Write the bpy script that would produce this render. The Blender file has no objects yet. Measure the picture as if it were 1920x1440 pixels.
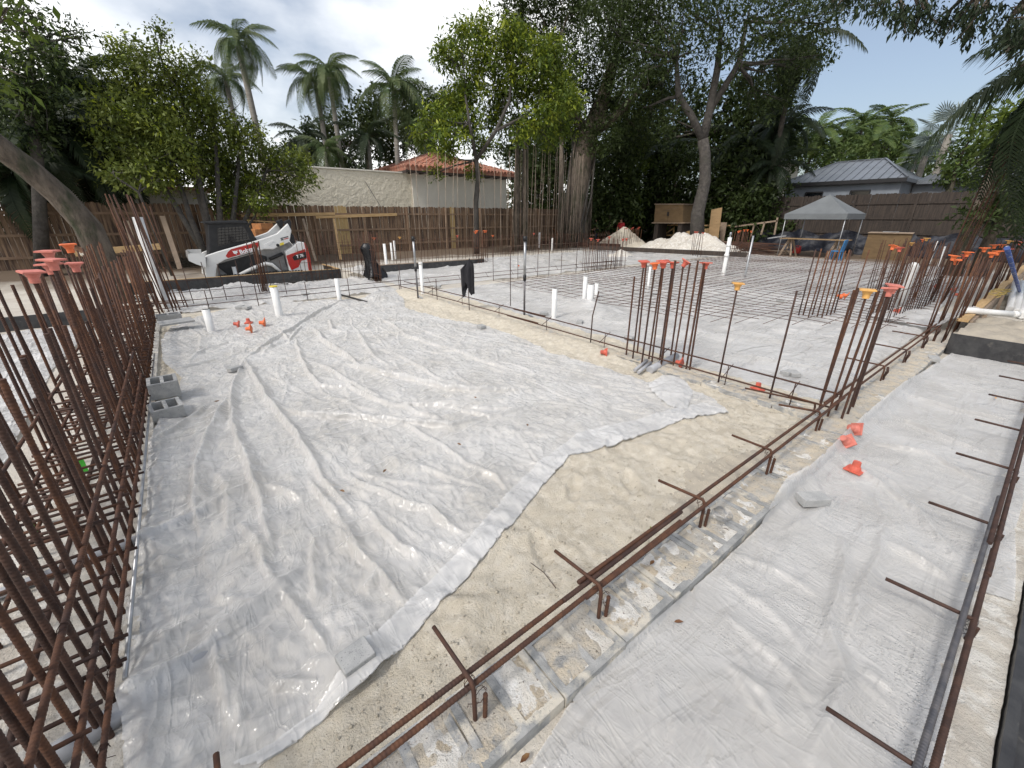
import bpy, math, random
import numpy as np
from mathutils import Vector, Matrix, Quaternion
random.seed(7); np.random.seed(7)
S = bpy.context.scene
COL = S.collection
R = math.radians
# ---------------------------------------------------------------- camera
# world: X runs along the near block wall (away to the right), Y along the left cage (away to the left), Z up
F_PX, HOR, CAM_H, AZ = 775.0, 406.0, 1.85, 52.25
PITCH = math.atan((720 - HOR) / F_PX)
cd = bpy.data.cameras.new('camera'); cam = bpy.data.objects.new('camera', cd); COL.objects.link(cam)
cd.sensor_fit = 'HORIZONTAL'; cd.sensor_width = 36; cd.lens = F_PX / 1920 * 36
cd.clip_start = 0.05; cd.clip_end = 2000
cam.location = (0, 0, CAM_H)
cam.rotation_euler = (math.pi / 2 - PITCH, 0, -R(90 - AZ))
S.camera = cam
S.render.resolution_x = 1024; S.render.resolution_y = 768
# ---------------------------------------------------------------- sky, sun, exposure
SUN_EL, SUN_AZ = R(50), R(AZ + 138)         # azimuth from +X towards +Y: to the camera's left, veiled by thin cloud
world = bpy.data.worlds.new('World'); S.world = world; world.use_nodes = True
wt = world.node_tree; wt.nodes.clear()
def wn(t, **k):
    n = wt.nodes.new(t)
    for a, b in k.items(): setattr(n, a, b)
    return n
sky = wn('ShaderNodeTexSky'); sky.sky_type = 'NISHITA'; sky.sun_disc = False
sky.sun_elevation = SUN_EL; sky.sun_rotation = math.pi / 2 - SUN_AZ
sky.air_density = 1.0; sky.dust_density = 3.0; sky.ozone_density = 1.0
tc = wn('ShaderNodeTexCoord')
mp = wn('ShaderNodeMapping'); mp.inputs['Scale'].default_value = (1, 1, 1.9); mp.inputs['Location'].default_value = (0.0, 0.1, 0.5)
nz = wn('ShaderNodeTexNoise'); nz.inputs['Scale'].default_value = 1.5; nz.inputs['Detail'].default_value = 7; nz.inputs['Roughness'].default_value = 0.5
cr = wn('ShaderNodeValToRGB'); cr.color_ramp.elements[0].position = 0.49; cr.color_ramp.elements[1].position = 0.70
cr.color_ramp.elements[0].color = (0.08, 0.08, 0.08, 1)
hz = wn('ShaderNodeMixRGB'); hz.inputs[2].default_value = (12.1, 12.0, 11.7, 1)     # cloud, in the sky texture's own units
bg = wn('ShaderNodeBackground'); bg.inputs['Strength'].default_value = 0.10
wo = wn('ShaderNodeOutputWorld')
L = wt.links.new
L(tc.outputs['Generated'], mp.inputs[0]); L(mp.outputs[0], nz.inputs[0]); L(nz.outputs['Fac'], cr.inputs[0])
L(cr.outputs[0], hz.inputs[0]); L(sky.outputs[0], hz.inputs[1]); L(hz.outputs[0], bg.inputs[0]); L(bg.outputs[0], wo.inputs[0])
sd = bpy.data.lights.new('sun', 'SUN'); sd.energy = 1.5; sd.angle = R(10); sd.color = (1, .965, .91)
sun = bpy.data.objects.new('sun', sd); COL.objects.link(sun)
sun.rotation_euler = Vector((math.cos(SUN_AZ) * math.cos(SUN_EL), math.sin(SUN_AZ) * math.cos(SUN_EL), math.sin(SUN_EL))).to_track_quat('Z', 'Y').to_euler()
sun.location = (0, 0, 30)
S.view_settings.view_transform = 'Standard'; S.view_settings.look = 'None'
S.view_settings.exposure = 0.54; S.view_settings.gamma = 1.0
S.render.engine = 'CYCLES'
S.cycles.transparent_max_bounces = 24; S.cycles.max_bounces = 6; S.cycles.diffuse_bounces = 3
# ---------------------------------------------------------------- pixel helpers (photo 1920x1440)
_a = R(AZ); _ct, _st = math.cos(PITCH), math.sin(PITCH)
FW = Vector((math.cos(_a), math.sin(_a), 0)); RT = Vector((math.sin(_a), -math.cos(_a), 0)); UP = Vector((0, 0, 1))
CF = FW * _ct - UP * _st; CU = FW * _st + UP * _ct; CC = Vector((0, 0, CAM_H))
def ray(px, py): return RT * (px - 960) - CU * (py - 720) + CF * F_PX
def at(px, py, z=0.0):
    d = ray(px, py); return CC + d * ((z - CAM_H) / d.z)
def onY(px, py, Y):
    d = ray(px, py); return CC + d * (Y / d.y)
def onX(px, py, X):
    d = ray(px, py); return CC + d * (X / d.x)
def atd(px, py, dist):
    d = ray(px, py); return CC + d * (dist / math.hypot(d.x, d.y))
def pxm(p):                                   # photo pixels per metre at a point
    return F_PX / ((Vector(p) - CC).dot(CF))
def topz(base, py):                           # height above base at which a plumb line meets row py
    lo, hi = base.z - 0.2, base.z + 14
    for _ in range(50):
        m = (lo + hi) / 2; q = Vector((base.x, base.y, m)) - CC; w = q.dot(CF)
        if w < 0.05 or 720 - F_PX * q.dot(CU) / w < py: hi = m
        else: lo = m
    return m
# ---------------------------------------------------------------- noise (numpy)
_rs = np.random.RandomState(3); _PERM = _rs.permutation(512); _PERM = np.concatenate([_PERM, _PERM, _PERM])
_G = np.stack([np.cos(np.arange(512) * 2 * np.pi / 512), np.sin(np.arange(512) * 2 * np.pi / 512)], 1)
def perlin(x, y):
    xi = np.floor(x).astype(int); yi = np.floor(y).astype(int); xf = x - xi; yf = y - yi
    u = xf * xf * xf * (xf * (xf * 6 - 15) + 10); v = yf * yf * yf * (yf * (yf * 6 - 15) + 10)
    def g(ix, iy, fx, fy):
        h = _PERM[_PERM[ix & 511] + (iy & 511)]; gr = _G[h]; return gr[..., 0] * fx + gr[..., 1] * fy
    a = g(xi, yi, xf, yf); b = g(xi + 1, yi, xf - 1, yf); c = g(xi, yi + 1, xf, yf - 1); d = g(xi + 1, yi + 1, xf - 1, yf - 1)
    return (a * (1 - u) + b * u) * (1 - v) + (c * (1 - u) + d * u) * v
def fbm(x, y, o=4, gain=.5):
    s = 0; a = 1.0
    for i in range(o):
        s = s + a * perlin(x * 2 ** i + 17.3 * i, y * 2 ** i + 5.7 * i); a *= gain
    return s
def ridged(x, y, o=3):
    s = 0; a = 1.0
    for i in range(o):
        n = 1 - np.abs(perlin(x * 2 ** i + 31.1 * i, y * 2 ** i + 9.2 * i)) * 2.2; s = s + a * np.clip(n, 0, 1) ** 3; a *= .5
    return s
# ---------------------------------------------------------------- materials
MATS = {}
def mat(name, col, rough=.7, metal=0.0, col2=None, nscale=6.0, ndetail=6, lo=.4, hi=.62, spec=.5, bump=0.0, bscale=60.0,
        speck=None, sscale=40.0, sthr=.66, coord='pos', stretch=None, transl=0.0, alpha=None, col3=None, n3=1.3, lo3=.5, hi3=.6, bdist=.01):
    m = bpy.data.materials.new(name); m.use_nodes = True; MATS[name] = m
    nt = m.node_tree; N = nt.nodes; ln = nt.links.new; b = N['Principled BSDF']
    b.inputs['Roughness'].default_value = rough; b.inputs['Metallic'].default_value = metal
    b.inputs['Specular IOR Level'].default_value = spec
    if coord == 'pos': src = N.new('ShaderNodeNewGeometry').outputs['Position']
    else: src = N.new('ShaderNodeTexCoord').outputs['Object']
    if stretch:
        q = N.new('ShaderNodeMapping'); q.inputs['Scale'].default_value = stretch; ln(src, q.inputs[0]); src = q.outputs[0]
    def ramp(sc, det, lo, hi):
        n = N.new('ShaderNodeTexNoise'); n.inputs['Scale'].default_value = sc; n.inputs['Detail'].default_value = det; n.inputs['Roughness'].default_value = .6
        ln(src, n.inputs['Vector']); r = N.new('ShaderNodeMapRange'); r.inputs[1].default_value = lo; r.inputs[2].default_value = hi
        ln(n.outputs['Fac'], r.inputs[0]); return r.outputs[0]
    out = None
    def rgb(c):
        n = N.new('ShaderNodeRGB'); n.outputs[0].default_value = (*c, 1); return n.outputs[0]
    out = rgb(col)
    def mix(f, c):
        nonlocal out
        x = N.new('ShaderNodeMixRGB'); ln(f, x.inputs[0]); ln(out, x.inputs[1]); x.inputs[2].default_value = (*c, 1); out = x.outputs[0]
    if col2: mix(ramp(nscale, ndetail, lo, hi), col2)
    if col3: mix(ramp(n3, 5, lo3, hi3), col3)
    if speck: mix(ramp(sscale, 3, sthr, sthr + .05), speck)
    ln(out, b.inputs['Base Color'])
    if bump:
        n = N.new('ShaderNodeTexNoise'); n.inputs['Scale'].default_value = bscale; n.inputs['Detail'].default_value = 6; n.inputs['Roughness'].default_value = .65
        ln(src, n.inputs['Vector']); bp = N.new('ShaderNodeBump'); bp.inputs['Strength'].default_value = bump; bp.inputs['Distance'].default_value = bdist
        ln(n.outputs['Fac'], bp.inputs['Height']); ln(bp.outputs[0], b.inputs['Normal'])
    sh = b.outputs[0]; mo = N['Material Output']
    if transl:
        t = N.new('ShaderNodeBsdfTranslucent'); ln(out, t.inputs[0]); x = N.new('ShaderNodeMixShader'); x.inputs[0].default_value = transl
        ln(sh, x.inputs[1]); ln(t.outputs[0], x.inputs[2]); sh = x.outputs[0]
    if alpha is not None:
        t = N.new('ShaderNodeBsdfTransparent'); x = N.new('ShaderNodeMixShader'); x.inputs[0].default_value = alpha
        ln(t.outputs[0], x.inputs[1]); ln(sh, x.inputs[2]); sh = x.outputs[0]
    ln(sh, mo.inputs[0]); return m
mat('rust', (.075, .034, .021), .8, .15, (.125, .055, .028), 25, lo=.42, hi=.66, bump=.5, bscale=220, bdist=.002, col3=(.05, .03, .026), n3=3.0, lo3=.5, hi3=.7)
mat('rust_bright', (.145, .060, .026), .85, .05, (.085, .038, .021), 20, bump=.4, bscale=220, bdist=.002)
mat('rust_dark', (.05, .028, .022), .7, .3, (.085, .045, .032), 18, bump=.4, bscale=220, bdist=.002)
mat('steel_dark', (.10, .10, .11), .5, .5, (.17, .16, .16), 14, bump=.3, bscale=200, bdist=.002)
mat('galv', (.45, .46, .47), .4, .7, (.32, .33, .34), 10)
mat('sand', (.63, .575, .47), .95, 0, (.52, .465, .37), 2.2, lo=.32, hi=.75, speck=(.19, .15, .11), sscale=42, sthr=.68, bump=1.0, bscale=95, bdist=.018, spec=.1, col3=(.68, .63, .535), n3=16, lo3=.45, hi3=.7)
mat('limestone', (.60, .57, .51), .95, 0, (.50, .46, .40), 3.0, speck=(.3, .27, .22), sscale=26, sthr=.68, bump=.9, bscale=60, bdist=.02, spec=.1, col3=(.68, .66, .61), n3=9)
mat('sand_wet', (.36, .325, .27), .85, 0, (.43, .385, .31), 6, bump=.6, bscale=80, spec=.2)
mat('block', (.26, .265, .26), .92, 0, (.40, .40, .39), 9, speck=(.16, .16, .16), sscale=90, sthr=.64, bump=.8, bscale=130, bdist=.008, spec=.15, col3=(.58, .54, .46), n3=7, lo3=.49, hi3=.60)
mat('block_clean', (.34, .345, .34), .92, 0, (.42, .42, .41), 20, speck=(.2, .2, .2), sscale=120, sthr=.62, bump=.6, bscale=200, bdist=.004, spec=.15)
mat('grout', (.66, .63, .57), .95, 0, (.76, .75, .72), 14, speck=(.25, .22, .19), sscale=70, sthr=.63, bump=1.0, bscale=90, bdist=.015, spec=.1, col3=(.50, .43, .33), n3=7, lo3=.56, hi3=.6)
mat('mortar_crust', (.60, .53, .42), .95, 0, (.48, .46, .42), 9, speck=(.2, .17, .14), sscale=60, sthr=.64, bump=1.0, bscale=70, bdist=.02, spec=.1, col3=(.33, .33, .32), n3=6, lo3=.6, hi3=.66)
mat('pvc', (.80, .80, .78), .35, 0, (.72, .72, .70), 5)
mat('pvc_grey', (.33, .34, .36), .45, 0, (.40, .40, .41), 9)
mat('cap_orange', (.78, .17, .045), .5, 0, (.66, .15, .05), 30)
mat('cap_red', (.62, .12, .075), .5, 0, (.5, .11, .07), 30)
mat('cap_pink', (.60, .20, .155), .55, 0, (.52, .16, .12), 30)
mat('cap_yellow', (.74, .42, .12), .5, 0, (.66, .34, .10), 30)
mat('timber', (.56, .38, .19), .75, 0, (.45, .29, .13), 3, stretch=(1, 6, 6), bump=.2, bscale=30)
mat('timber_grey', (.34, .26, .19), .85, 0, (.25, .19, .14), 4, bump=.2, bscale=30)
mat('plywood', (.34, .225, .115), .8, 0, (.27, .18, .09), 2.2, stretch=(1, 1, 3), speck=(.2, .13, .07), sscale=5, sthr=.68)
mat('plywood_dark', (.17, .112, .055), .85, 0, (.13, .085, .042), 2.2, stretch=(1, 1, 3))
mat('formboard', (.025, .025, .027), .45, 0, (.05, .05, .05), 8, bump=.2, bscale=40, col3=(.09, .085, .075), n3=9, lo3=.6, hi3=.7)
mat('tarp_black', (.006, .008, .015), .55, 0, (.012, .015, .026), 3, bump=.6, bscale=6, bdist=.06)
mat('cloth_black', (.010, .010, .013), .8, 0, (.016, .016, .02), 12, bump=.6, bscale=16, bdist=.03)
mat('bag_black', (.009, .009, .010), .25, 0, bump=.6, bscale=14, bdist=.03)
mat('fence_wood', (.17, .108, .068), .9, 0, (.26, .175, .11), 2.2, stretch=(9, 9, .7), bump=.4, bscale=20, col3=(.07, .045, .033), n3=1.2, lo3=.45, hi3=.62)
mat('fence_rail', (.27, .185, .12), .9, 0, (.20, .13, .085), 3)
mat('fence_dark', (.035, .028, .024), .9, 0, (.065, .05, .04), 2.2, stretch=(9, 9, .7), bump=.4, bscale=20)
mat('fence_new', (.46, .33, .15), .85, 0, (.38, .26, .12), 3, stretch=(9, 9, .7))
mat('stucco', (.80, .74, .60), .95, 0, (.76, .70, .56), 2, bump=1.0, bscale=4.5, bdist=.12)
mat('stucco_smooth', (.78, .75, .66), .9, 0, (.74, .71, .62), 1.5, bump=.3, bscale=30)
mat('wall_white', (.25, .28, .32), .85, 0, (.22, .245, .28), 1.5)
mat('roof_tile', (.40, .165, .105), .8, 0, (.26, .12, .085), 2.5, col3=(.52, .33, .24), n3=6, lo3=.55, hi3=.66)
mat('roof_metal', (.23, .25, .28), .38, .5, (.19, .21, .235), 1.5)
mat('fascia', (.02, .02, .022), .6)
mat('glass_dark', (.012, .014, .017), .08, spec=.8)
mat('loader_white', (.74, .74, .72), .35, 0, (.6, .59, .56), 3.5, lo=.52, hi=.75)
mat('loader_red', (.46, .018, .014), .35, 0, (.36, .02, .016), 5)
mat('loader_black', (.006, .006, .007), .5, 0, (.014, .014, .015), 9)
mat('loader_grey', (.27, .265, .26), .5, .3, (.20, .195, .19), 8)
mat('rubber', (.014, .014, .015), .85, 0, (.05, .045, .04), 6)
mat('decal_white', (.8, .8, .8), .5)
mat('decal_yellow', (.7, .55, .05), .5)
mat('tent', (.21, .228, .236), .75, 0, (.185, .20, .21), 2, transl=.25)
mat('plastic_blue', (.03, .17, .38), .45)
mat('plastic_red', (.50, .03, .025), .4)
mat('paint_blue', (.03, .07, .25), .4, 0, (.35, .36, .4), 20, lo=.56, hi=.6)
mat('green_tag', (.12, .75, .08), .5)
mat('bark', (.10, .08, .062), .95, 0, (.19, .155, .12), 3, stretch=(2.2, 2.2, .8), bump=1.0, bscale=7, bdist=.10, col3=(.05, .055, .03), n3=1.4, lo3=.5, hi3=.64)
mat('bark_pale', (.058, .052, .047), .95, 0, (.10, .09, .08), 5, bump=1.0, bscale=7, bdist=.08, col3=(.07, .065, .055), n3=2.2, lo3=.5, hi3=.65)
mat('bark_dark', (.035, .030, .024), .95, 0, (.07, .06, .048), 4, bump=.8, bscale=9, bdist=.05)
mat('rod_pale', (.36, .29, .225), .8, 0, (.24, .18, .13), 5)
mat('crate', (.42, .18, .06), .7, 0, (.30, .13, .05), 5)
mat('bark_palm', (.30, .28, .25), .9, 0, (.22, .20, .17), 6, stretch=(.3, .3, 5))
for nm, c1, c2 in (('leaf_dark', (.028, .046, .012), (.058, .084, .020)), ('leaf_mid', (.062, .105, .014), (.135, .180, .024)),
                   ('leaf_olive', (.070, .100, .018), (.155, .185, .034)), ('leaf_light', (.165, .235, .020), (.33, .37, .035)),
                   ('leaf_palm', (.050, .088, .026), (.130, .165, .060)), ('leaf_palm_dark', (.013, .025, .009), (.032, .050, .018)),
                   ('leaf_silver', (.20, .25, .23), (.30, .34, .31)), ('leaf_back', (.06, .105, .028), (.12, .165, .04))):
    mat(nm, c1, .55, 0, c2, 1.6, ndetail=8, lo=.38, hi=.64, transl=.28, spec=.35)
mat('soil', (.12, .09, .065), .95, 0, (.20, .16, .12), 2.5, speck=(.06, .045, .035), sscale=9, sthr=.6, bump=.8, bscale=30, bdist=.03, spec=.1)
mat('leaf_litter', (.16, .075, .035), .7, 0, (.22, .13, .05), 30)
mat('skin', (.42, .24, .16), .6); mat('jeans', (.035, .05, .07), .9); mat('shirt_red', (.30, .018, .022), .9); mat('shirt_grey', (.13, .15, .14), .9); mat('hair', (.015, .012, .01), .8)
mat('wire', (.5, .5, .5), .35, .9)
mat('rope', (.62, .47, .16), .8)
mat('cable', (.02, .02, .02), .6)
def ground_mat():
    m = mat('ground', (.58, .545, .48), .95, 0, (.50, .46, .40), 2.0, speck=(.28, .24, .19), sscale=24, sthr=.68, bump=.9, bscale=40, bdist=.02, spec=.1)
    nt = m.node_tree; N = nt.nodes; ln = nt.links.new; b = N['Principled BSDF']; old = b.inputs['Base Color'].links[0].from_socket
    g = N.new('ShaderNodeNewGeometry'); sx = N.new('ShaderNodeSeparateXYZ'); ln(g.outputs['Position'], sx.inputs[0])
    n = N.new('ShaderNodeTexNoise'); n.inputs['Scale'].default_value = .5; n.inputs['Detail'].default_value = 6; ln(g.outputs['Position'], n.inputs['Vector'])
    def edge(sock, a, c):
        ad = N.new('ShaderNodeMath'); ad.operation = 'MULTIPLY_ADD'; ln(n.outputs['Fac'], ad.inputs[0]); ad.inputs[1].default_value = 5.0; ln(sock, ad.inputs[2])
        r = N.new('ShaderNodeMapRange'); r.inputs[1].default_value = a + 2.5; r.inputs[2].default_value = c + 2.5; ln(ad.outputs[0], r.inputs[0]); return r.outputs[0]
    mx = N.new('ShaderNodeMath'); mx.operation = 'MAXIMUM'; ln(edge(sx.outputs[1], 18.5, 20.5), mx.inputs[0]); ln(edge(sx.outputs[0], 24, 26), mx.inputs[1])
    x = N.new('ShaderNodeMixRGB'); ln(mx.outputs[0], x.inputs[0]); ln(old, x.inputs[1]); x.inputs[2].default_value = (.15, .115, .085, 1); ln(x.outputs[0], b.inputs['Base Color'])
ground_mat()
def film_mat(name, opacity, drops, rough=.2, crinkle=1.0, sc=1.0):
    m = bpy.data.materials.new(name); m.use_nodes = True; MATS[name] = m
    nt = m.node_tree; N = nt.nodes; ln = nt.links.new; b = N['Principled BSDF']
    b.inputs['Base Color'].default_value = (.88, .875, .86, 1); b.inputs['Roughness'].default_value = rough; b.inputs['Specular IOR Level'].default_value = .5; b.inputs['IOR'].default_value = 1.85
    g = N.new('ShaderNodeNewGeometry')
    def noise(sc_, det, st=None, dist=0, kind=None, gain=.5):
        src = g.outputs['Position']
        if st:
            q = N.new('ShaderNodeMapping'); q.inputs['Scale'].default_value = st[:3]; q.inputs['Rotation'].default_value = (0, 0, st[3]); ln(src, q.inputs[0]); src = q.outputs[0]
        n = N.new('ShaderNodeTexNoise'); n.inputs['Scale'].default_value = sc_; n.inputs['Detail'].default_value = det; n.inputs['Distortion'].default_value = dist; n.inputs['Roughness'].default_value = gain
        if kind: n.noise_type = kind; n.inputs['Offset'].default_value = .9; n.inputs['Gain'].default_value = 1.6
        ln(src, n.inputs['Vector']); return n.outputs['Fac']
    last = None
    def bump(h, st, di):
        nonlocal last
        bp = N.new('ShaderNodeBump'); bp.inputs['Strength'].default_value = st; bp.inputs['Distance'].default_value = di; ln(h, bp.inputs['Height'])
        if last is not None: ln(last, bp.inputs['Normal'])
        last = bp.outputs[0]
    bump(noise(2.0 * sc, 3, (.7, 2.6, 1, .45), .9, 'RIDGED_MULTIFRACTAL'), .44 * crinkle, .04)
    bump(noise(5.5 * sc, 3, (2.8, .9, 1, 1.0), 1.0, 'RIDGED_MULTIFRACTAL'), .36 * crinkle, .014)
    bump(noise(26 * sc, 3, (1.5, 1, 1, .2), .8), .10 * crinkle, .008)
    if drops:
        v = N.new('ShaderNodeTexVoronoi'); v.inputs['Scale'].default_value = 70; ln(g.outputs['Position'], v.inputs['Vector'])
        r = N.new('ShaderNodeMapRange'); r.inputs[1].default_value = .45; r.inputs[2].default_value = .1; ln(v.outputs['Distance'], r.inputs[0])
        k = N.new('ShaderNodeMapRange'); k.inputs[1].default_value = .46; k.inputs[2].default_value = .6; ln(noise(1.6, 4), k.inputs[0])
        mu = N.new('ShaderNodeMath'); mu.operation = 'MULTIPLY'; ln(r.outputs[0], mu.inputs[0]); ln(k.outputs[0], mu.inputs[1]); bump(mu.outputs[0], drops, .006)
    ln(last, b.inputs['Normal'])
    tl = N.new('ShaderNodeBsdfTranslucent'); tl.inputs[0].default_value = (.88, .875, .86, 1); ln(last, tl.inputs['Normal'])
    s1 = N.new('ShaderNodeMixShader'); s1.inputs[0].default_value = .2; ln(b.outputs[0], s1.inputs[1]); ln(tl.outputs[0], s1.inputs[2])
    t = N.new('ShaderNodeBsdfTransparent'); t.inputs[0].default_value = (.97, .975, .98, 1); x = N.new('ShaderNodeMixShader')
    op = N.new('ShaderNodeMapRange'); op.inputs[1].default_value = .35; op.inputs[2].default_value = .65; op.inputs[3].default_value = opacity - .10; op.inputs[4].default_value = min(1, opacity + .10)
    fr = N.new('ShaderNodeFresnel'); fr.inputs['IOR'].default_value = 1.75; ln(last, fr.inputs['Normal']); ad = N.new('ShaderNodeMath'); ad.operation = 'ADD'; ad.use_clamp = True; ln(op.outputs[0], ad.inputs[0]); ln(fr.outputs[0], ad.inputs[1])
    ln(noise(1.7, 6), op.inputs[0]); ln(ad.outputs[0], x.inputs[0]); ln(t.outputs[0], x.inputs[1]); ln(s1.outputs[0], x.inputs[2]); ln(x.outputs[0], N['Material Output'].inputs[0])
film_mat('film', .50, .3, .16); film_mat('film_far', .46, 0, .2, 1.7, .6); film_mat('film_double', .55, 0, .18, .7); film_mat('film_strip', .42, .75, .24, .9)
# ---------------------------------------------------------------- object helpers
WL = {}                                       # world location of each object, for parenting
def thing(name, label, cat, loc=(0, 0, 0), group=None):
    o = bpy.data.objects.new(name, None); COL.objects.link(o); o.location = loc; o.empty_display_size = .1
    o['label'] = label; o['category'] = cat; o['kind'] = 'thing'
    if group: o['group'] = group
    WL[o] = Vector(loc); return o
def tag(o, label, cat, group=None):
    o['label'] = label; o['category'] = cat; o['kind'] = 'thing'
    if group: o['group'] = group
    return o
def link(o, parent=None, wloc=(0, 0, 0)):
    COL.objects.link(o); w = Vector(wloc); WL[o] = w
    if parent is not None: o.parent = parent; o.location = w - WL[parent]
    else: o.location = w
    return o
def mesh_np(name, V, Fq, m, parent=None, smooth=False, origin=None, kind=None):
    V = np.asarray(V, dtype=np.float32).reshape(-1, 3); Fq = np.asarray(Fq, dtype=np.int32); k = Fq.shape[1]
    o0 = np.array(origin if origin is not None else (WL[parent] if parent is not None else (0, 0, 0)), dtype=np.float32)
    V = V - o0
    me = bpy.data.meshes.new(name); me.vertices.add(len(V)); me.vertices.foreach_set('co', V.ravel())
    me.loops.add(Fq.size); me.loops.foreach_set('vertex_index', Fq.ravel())
    me.polygons.add(len(Fq)); me.polygons.foreach_set('loop_start', np.arange(0, Fq.size, k, dtype=np.int32)); me.polygons.foreach_set('loop_total', np.full(len(Fq), k, dtype=np.int32))
    if smooth: me.polygons.foreach_set('use_smooth', np.ones(len(Fq), dtype=bool))
    me.update(calc_edges=True); me.materials.append(MATS[m] if isinstance(m, str) else m)
    o = bpy.data.objects.new(name, me); link(o, parent, o0)
    if kind: o['kind'] = kind
    return o
class MB:
    def __init__(s): s.v = []; s.f = []
    def add(s, vs, fs):
        b = len(s.v); s.v += [tuple(v) for v in vs]; s.f += [tuple(b + i for i in f) for f in fs]; return s
    def box(s, c, size, rz=0, M=None):
        x, y, z = (k / 2 for k in size); vs = [Vector((a * x, b * y, d * z)) for d in (-1, 1) for a, b in ((-1, -1), (1, -1), (1, 1), (-1, 1))]
        if M is None: M = Matrix.Rotation(rz, 3, 'Z')
        vs = [M @ v + Vector(c) for v in vs]
        return s.add(vs, [(3, 2, 1, 0), (4, 5, 6, 7), (0, 1, 5, 4), (1, 2, 6, 5), (2, 3, 7, 6), (3, 0, 4, 7)])
    def beam(s, p0, p1, w, h, up=(0, 0, 1)):
        p0 = Vector(p0); p1 = Vector(p1); d = p1 - p0; l = d.length; d.normalize(); u = Vector(up); sd_ = d.cross(u)
        if sd_.length < 1e-4: sd_ = d.cross(Vector((1, 0, 0)))
        sd_.normalize(); u = sd_.cross(d); M = Matrix((d, sd_, u)).transposed(); return s.box((p0 + p1) / 2, (l, w, h), M=M)
    def tube(s, pts, rad, n=8, caps=True):
        pts = [Vector(p) for p in pts]; rad = rad if isinstance(rad, (list, tuple)) else [rad] * len(pts)
        b = len(s.v); prev = None; up = Vector((.213, .113, .97)).normalized()
        for i, p in enumerate(pts):
            t = (pts[min(i + 1, len(pts) - 1)] - pts[max(i - 1, 0)]).normalized()
            if prev is None:
                a = t.cross(up)
                if a.length < .05: a = t.cross(Vector((1, 0, 0)))
                a.normalize()
            else:
                a = (prev - t * prev.dot(t)).normalized()
            prev = a; c = t.cross(a)
            for k in range(n):
                th = 2 * math.pi * k / n; s.v.append(tuple(p + (a * math.cos(th) + c * math.sin(th)) * rad[i]))
        for i in range(len(pts) - 1):
            for k in range(n):
                k2 = (k + 1) % n; s.f.append((b + i * n + k, b + i * n + k2, b + (i + 1) * n + k2, b + (i + 1) * n + k))
        if caps:
            s.f.append(tuple(b + k for k in reversed(range(n)))); e = b + (len(pts) - 1) * n; s.f.append(tuple(e + k for k in range(n)))
        return s
    def lathe(s, prof, c, n=16):
        b = len(s.v); c = Vector(c)
        for r, z in prof:
            for k in range(n):
                th = 2 * math.pi * k / n; s.v.append((c.x + r * math.cos(th), c.y + r * math.sin(th), c.z + z))
        for i in range(len(prof) - 1):
            for k in range(n):
                k2 = (k + 1) % n; s.f.append((b + i * n + k, b + i * n + k2, b + (i + 1) * n + k2, b + (i + 1) * n + k))
        if prof[0][0] > 1e-5: s.f.append(tuple(b + k for k in reversed(range(n))))
        if prof[-1][0] > 1e-5: e = b + (len(prof) - 1) * n; s.f.append(tuple(e + k for k in range(n)))
        return s
    def prism(s, poly, ax, a0, a1):               # extrude a 2D outline; ax 'y': poly in (x,z)
        n = len(poly)
        def P(q, a): return {'y': (q[0], a, q[1]), 'x': (a, q[0], q[1]), 'z': (q[0], q[1], a)}[ax]
        vs = [P(q, a0) for q in poly] + [P(q, a1) for q in poly]
        return s.add(vs, [tuple(range(n)), tuple(reversed(range(n, 2 * n)))] + [(i, n + i, n + (i + 1) % n, (i + 1) % n) for i in range(n)])
    def xf(s, M):
        s.v = [tuple(M @ Vector(v)) for v in s.v]; return s
    def mesh(s, name, m, smooth=False):
        me = bpy.data.meshes.new(name); me.from_pydata(s.v, [], s.f); me.update()
        if smooth:
            me.polygons.foreach_set('use_smooth', [len(p.vertices) <= 4 for p in me.polygons])
        me.materials.append(MATS[m]); return me
    def build(s, name, m, parent=None, smooth=False, bevel=0, origin=None):
        w = Vector(origin) if origin is not None else (WL[parent] if parent is not None else Vector(s.v[0]) * 0)
        s.v = [tuple(Vector(v) - w) for v in s.v]; me = s.mesh(name, m, smooth); o = bpy.data.objects.new(name, me); link(o, parent, w)
        if bevel:
            b = o.modifiers.new('bevel', 'BEVEL'); b.width = bevel; b.segments = 2; b.limit_method = 'ANGLE'
        return o
def one(mb, name, m, label, cat, base, smooth=False, bevel=0, group=None):       # a thing that is a single mesh
    o = mb.build(name, m, None, smooth, bevel, origin=base); return tag(o, label, cat, group)
_BAR = {}
def bar(name, p0, p1, r, parent, m='rust', ribs=False):      # a straight reinforcing bar; alike bars share mesh data
    p0 = Vector(p0); p1 = Vector(p1); d = p1 - p0; l = d.length; key = (round(l * 5) / 5 or .2, round(r, 4), m, ribs)
    if key not in _BAR:
        Lk, n = key[0], 8 if r > .011 else 6; mb = MB()
        if ribs:
            k = max(2, int(Lk / .0155)); zs = []; rs = []
            for i in range(k):
                z = i * Lk / k; zs += [z, z + .008, z + .0095, z + .014]; rs += [r, r, r * 1.07, r * 1.07]
            zs.append(Lk); rs.append(r); mb.tube([(0, 0, z) for z in zs], rs, 8)
        else: mb.tube([(0, 0, 0), (0, 0, Lk)], r, n)
        _BAR[key] = mb.mesh('bar', m, True)
    o = bpy.data.objects.new(name, _BAR[key]); link(o, parent, p0)
    o.rotation_mode = 'QUATERNION'; o.rotation_quaternion = d.to_track_quat('Z', 'Y'); o.scale = (1, 1, l / key[0]); return o
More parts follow.
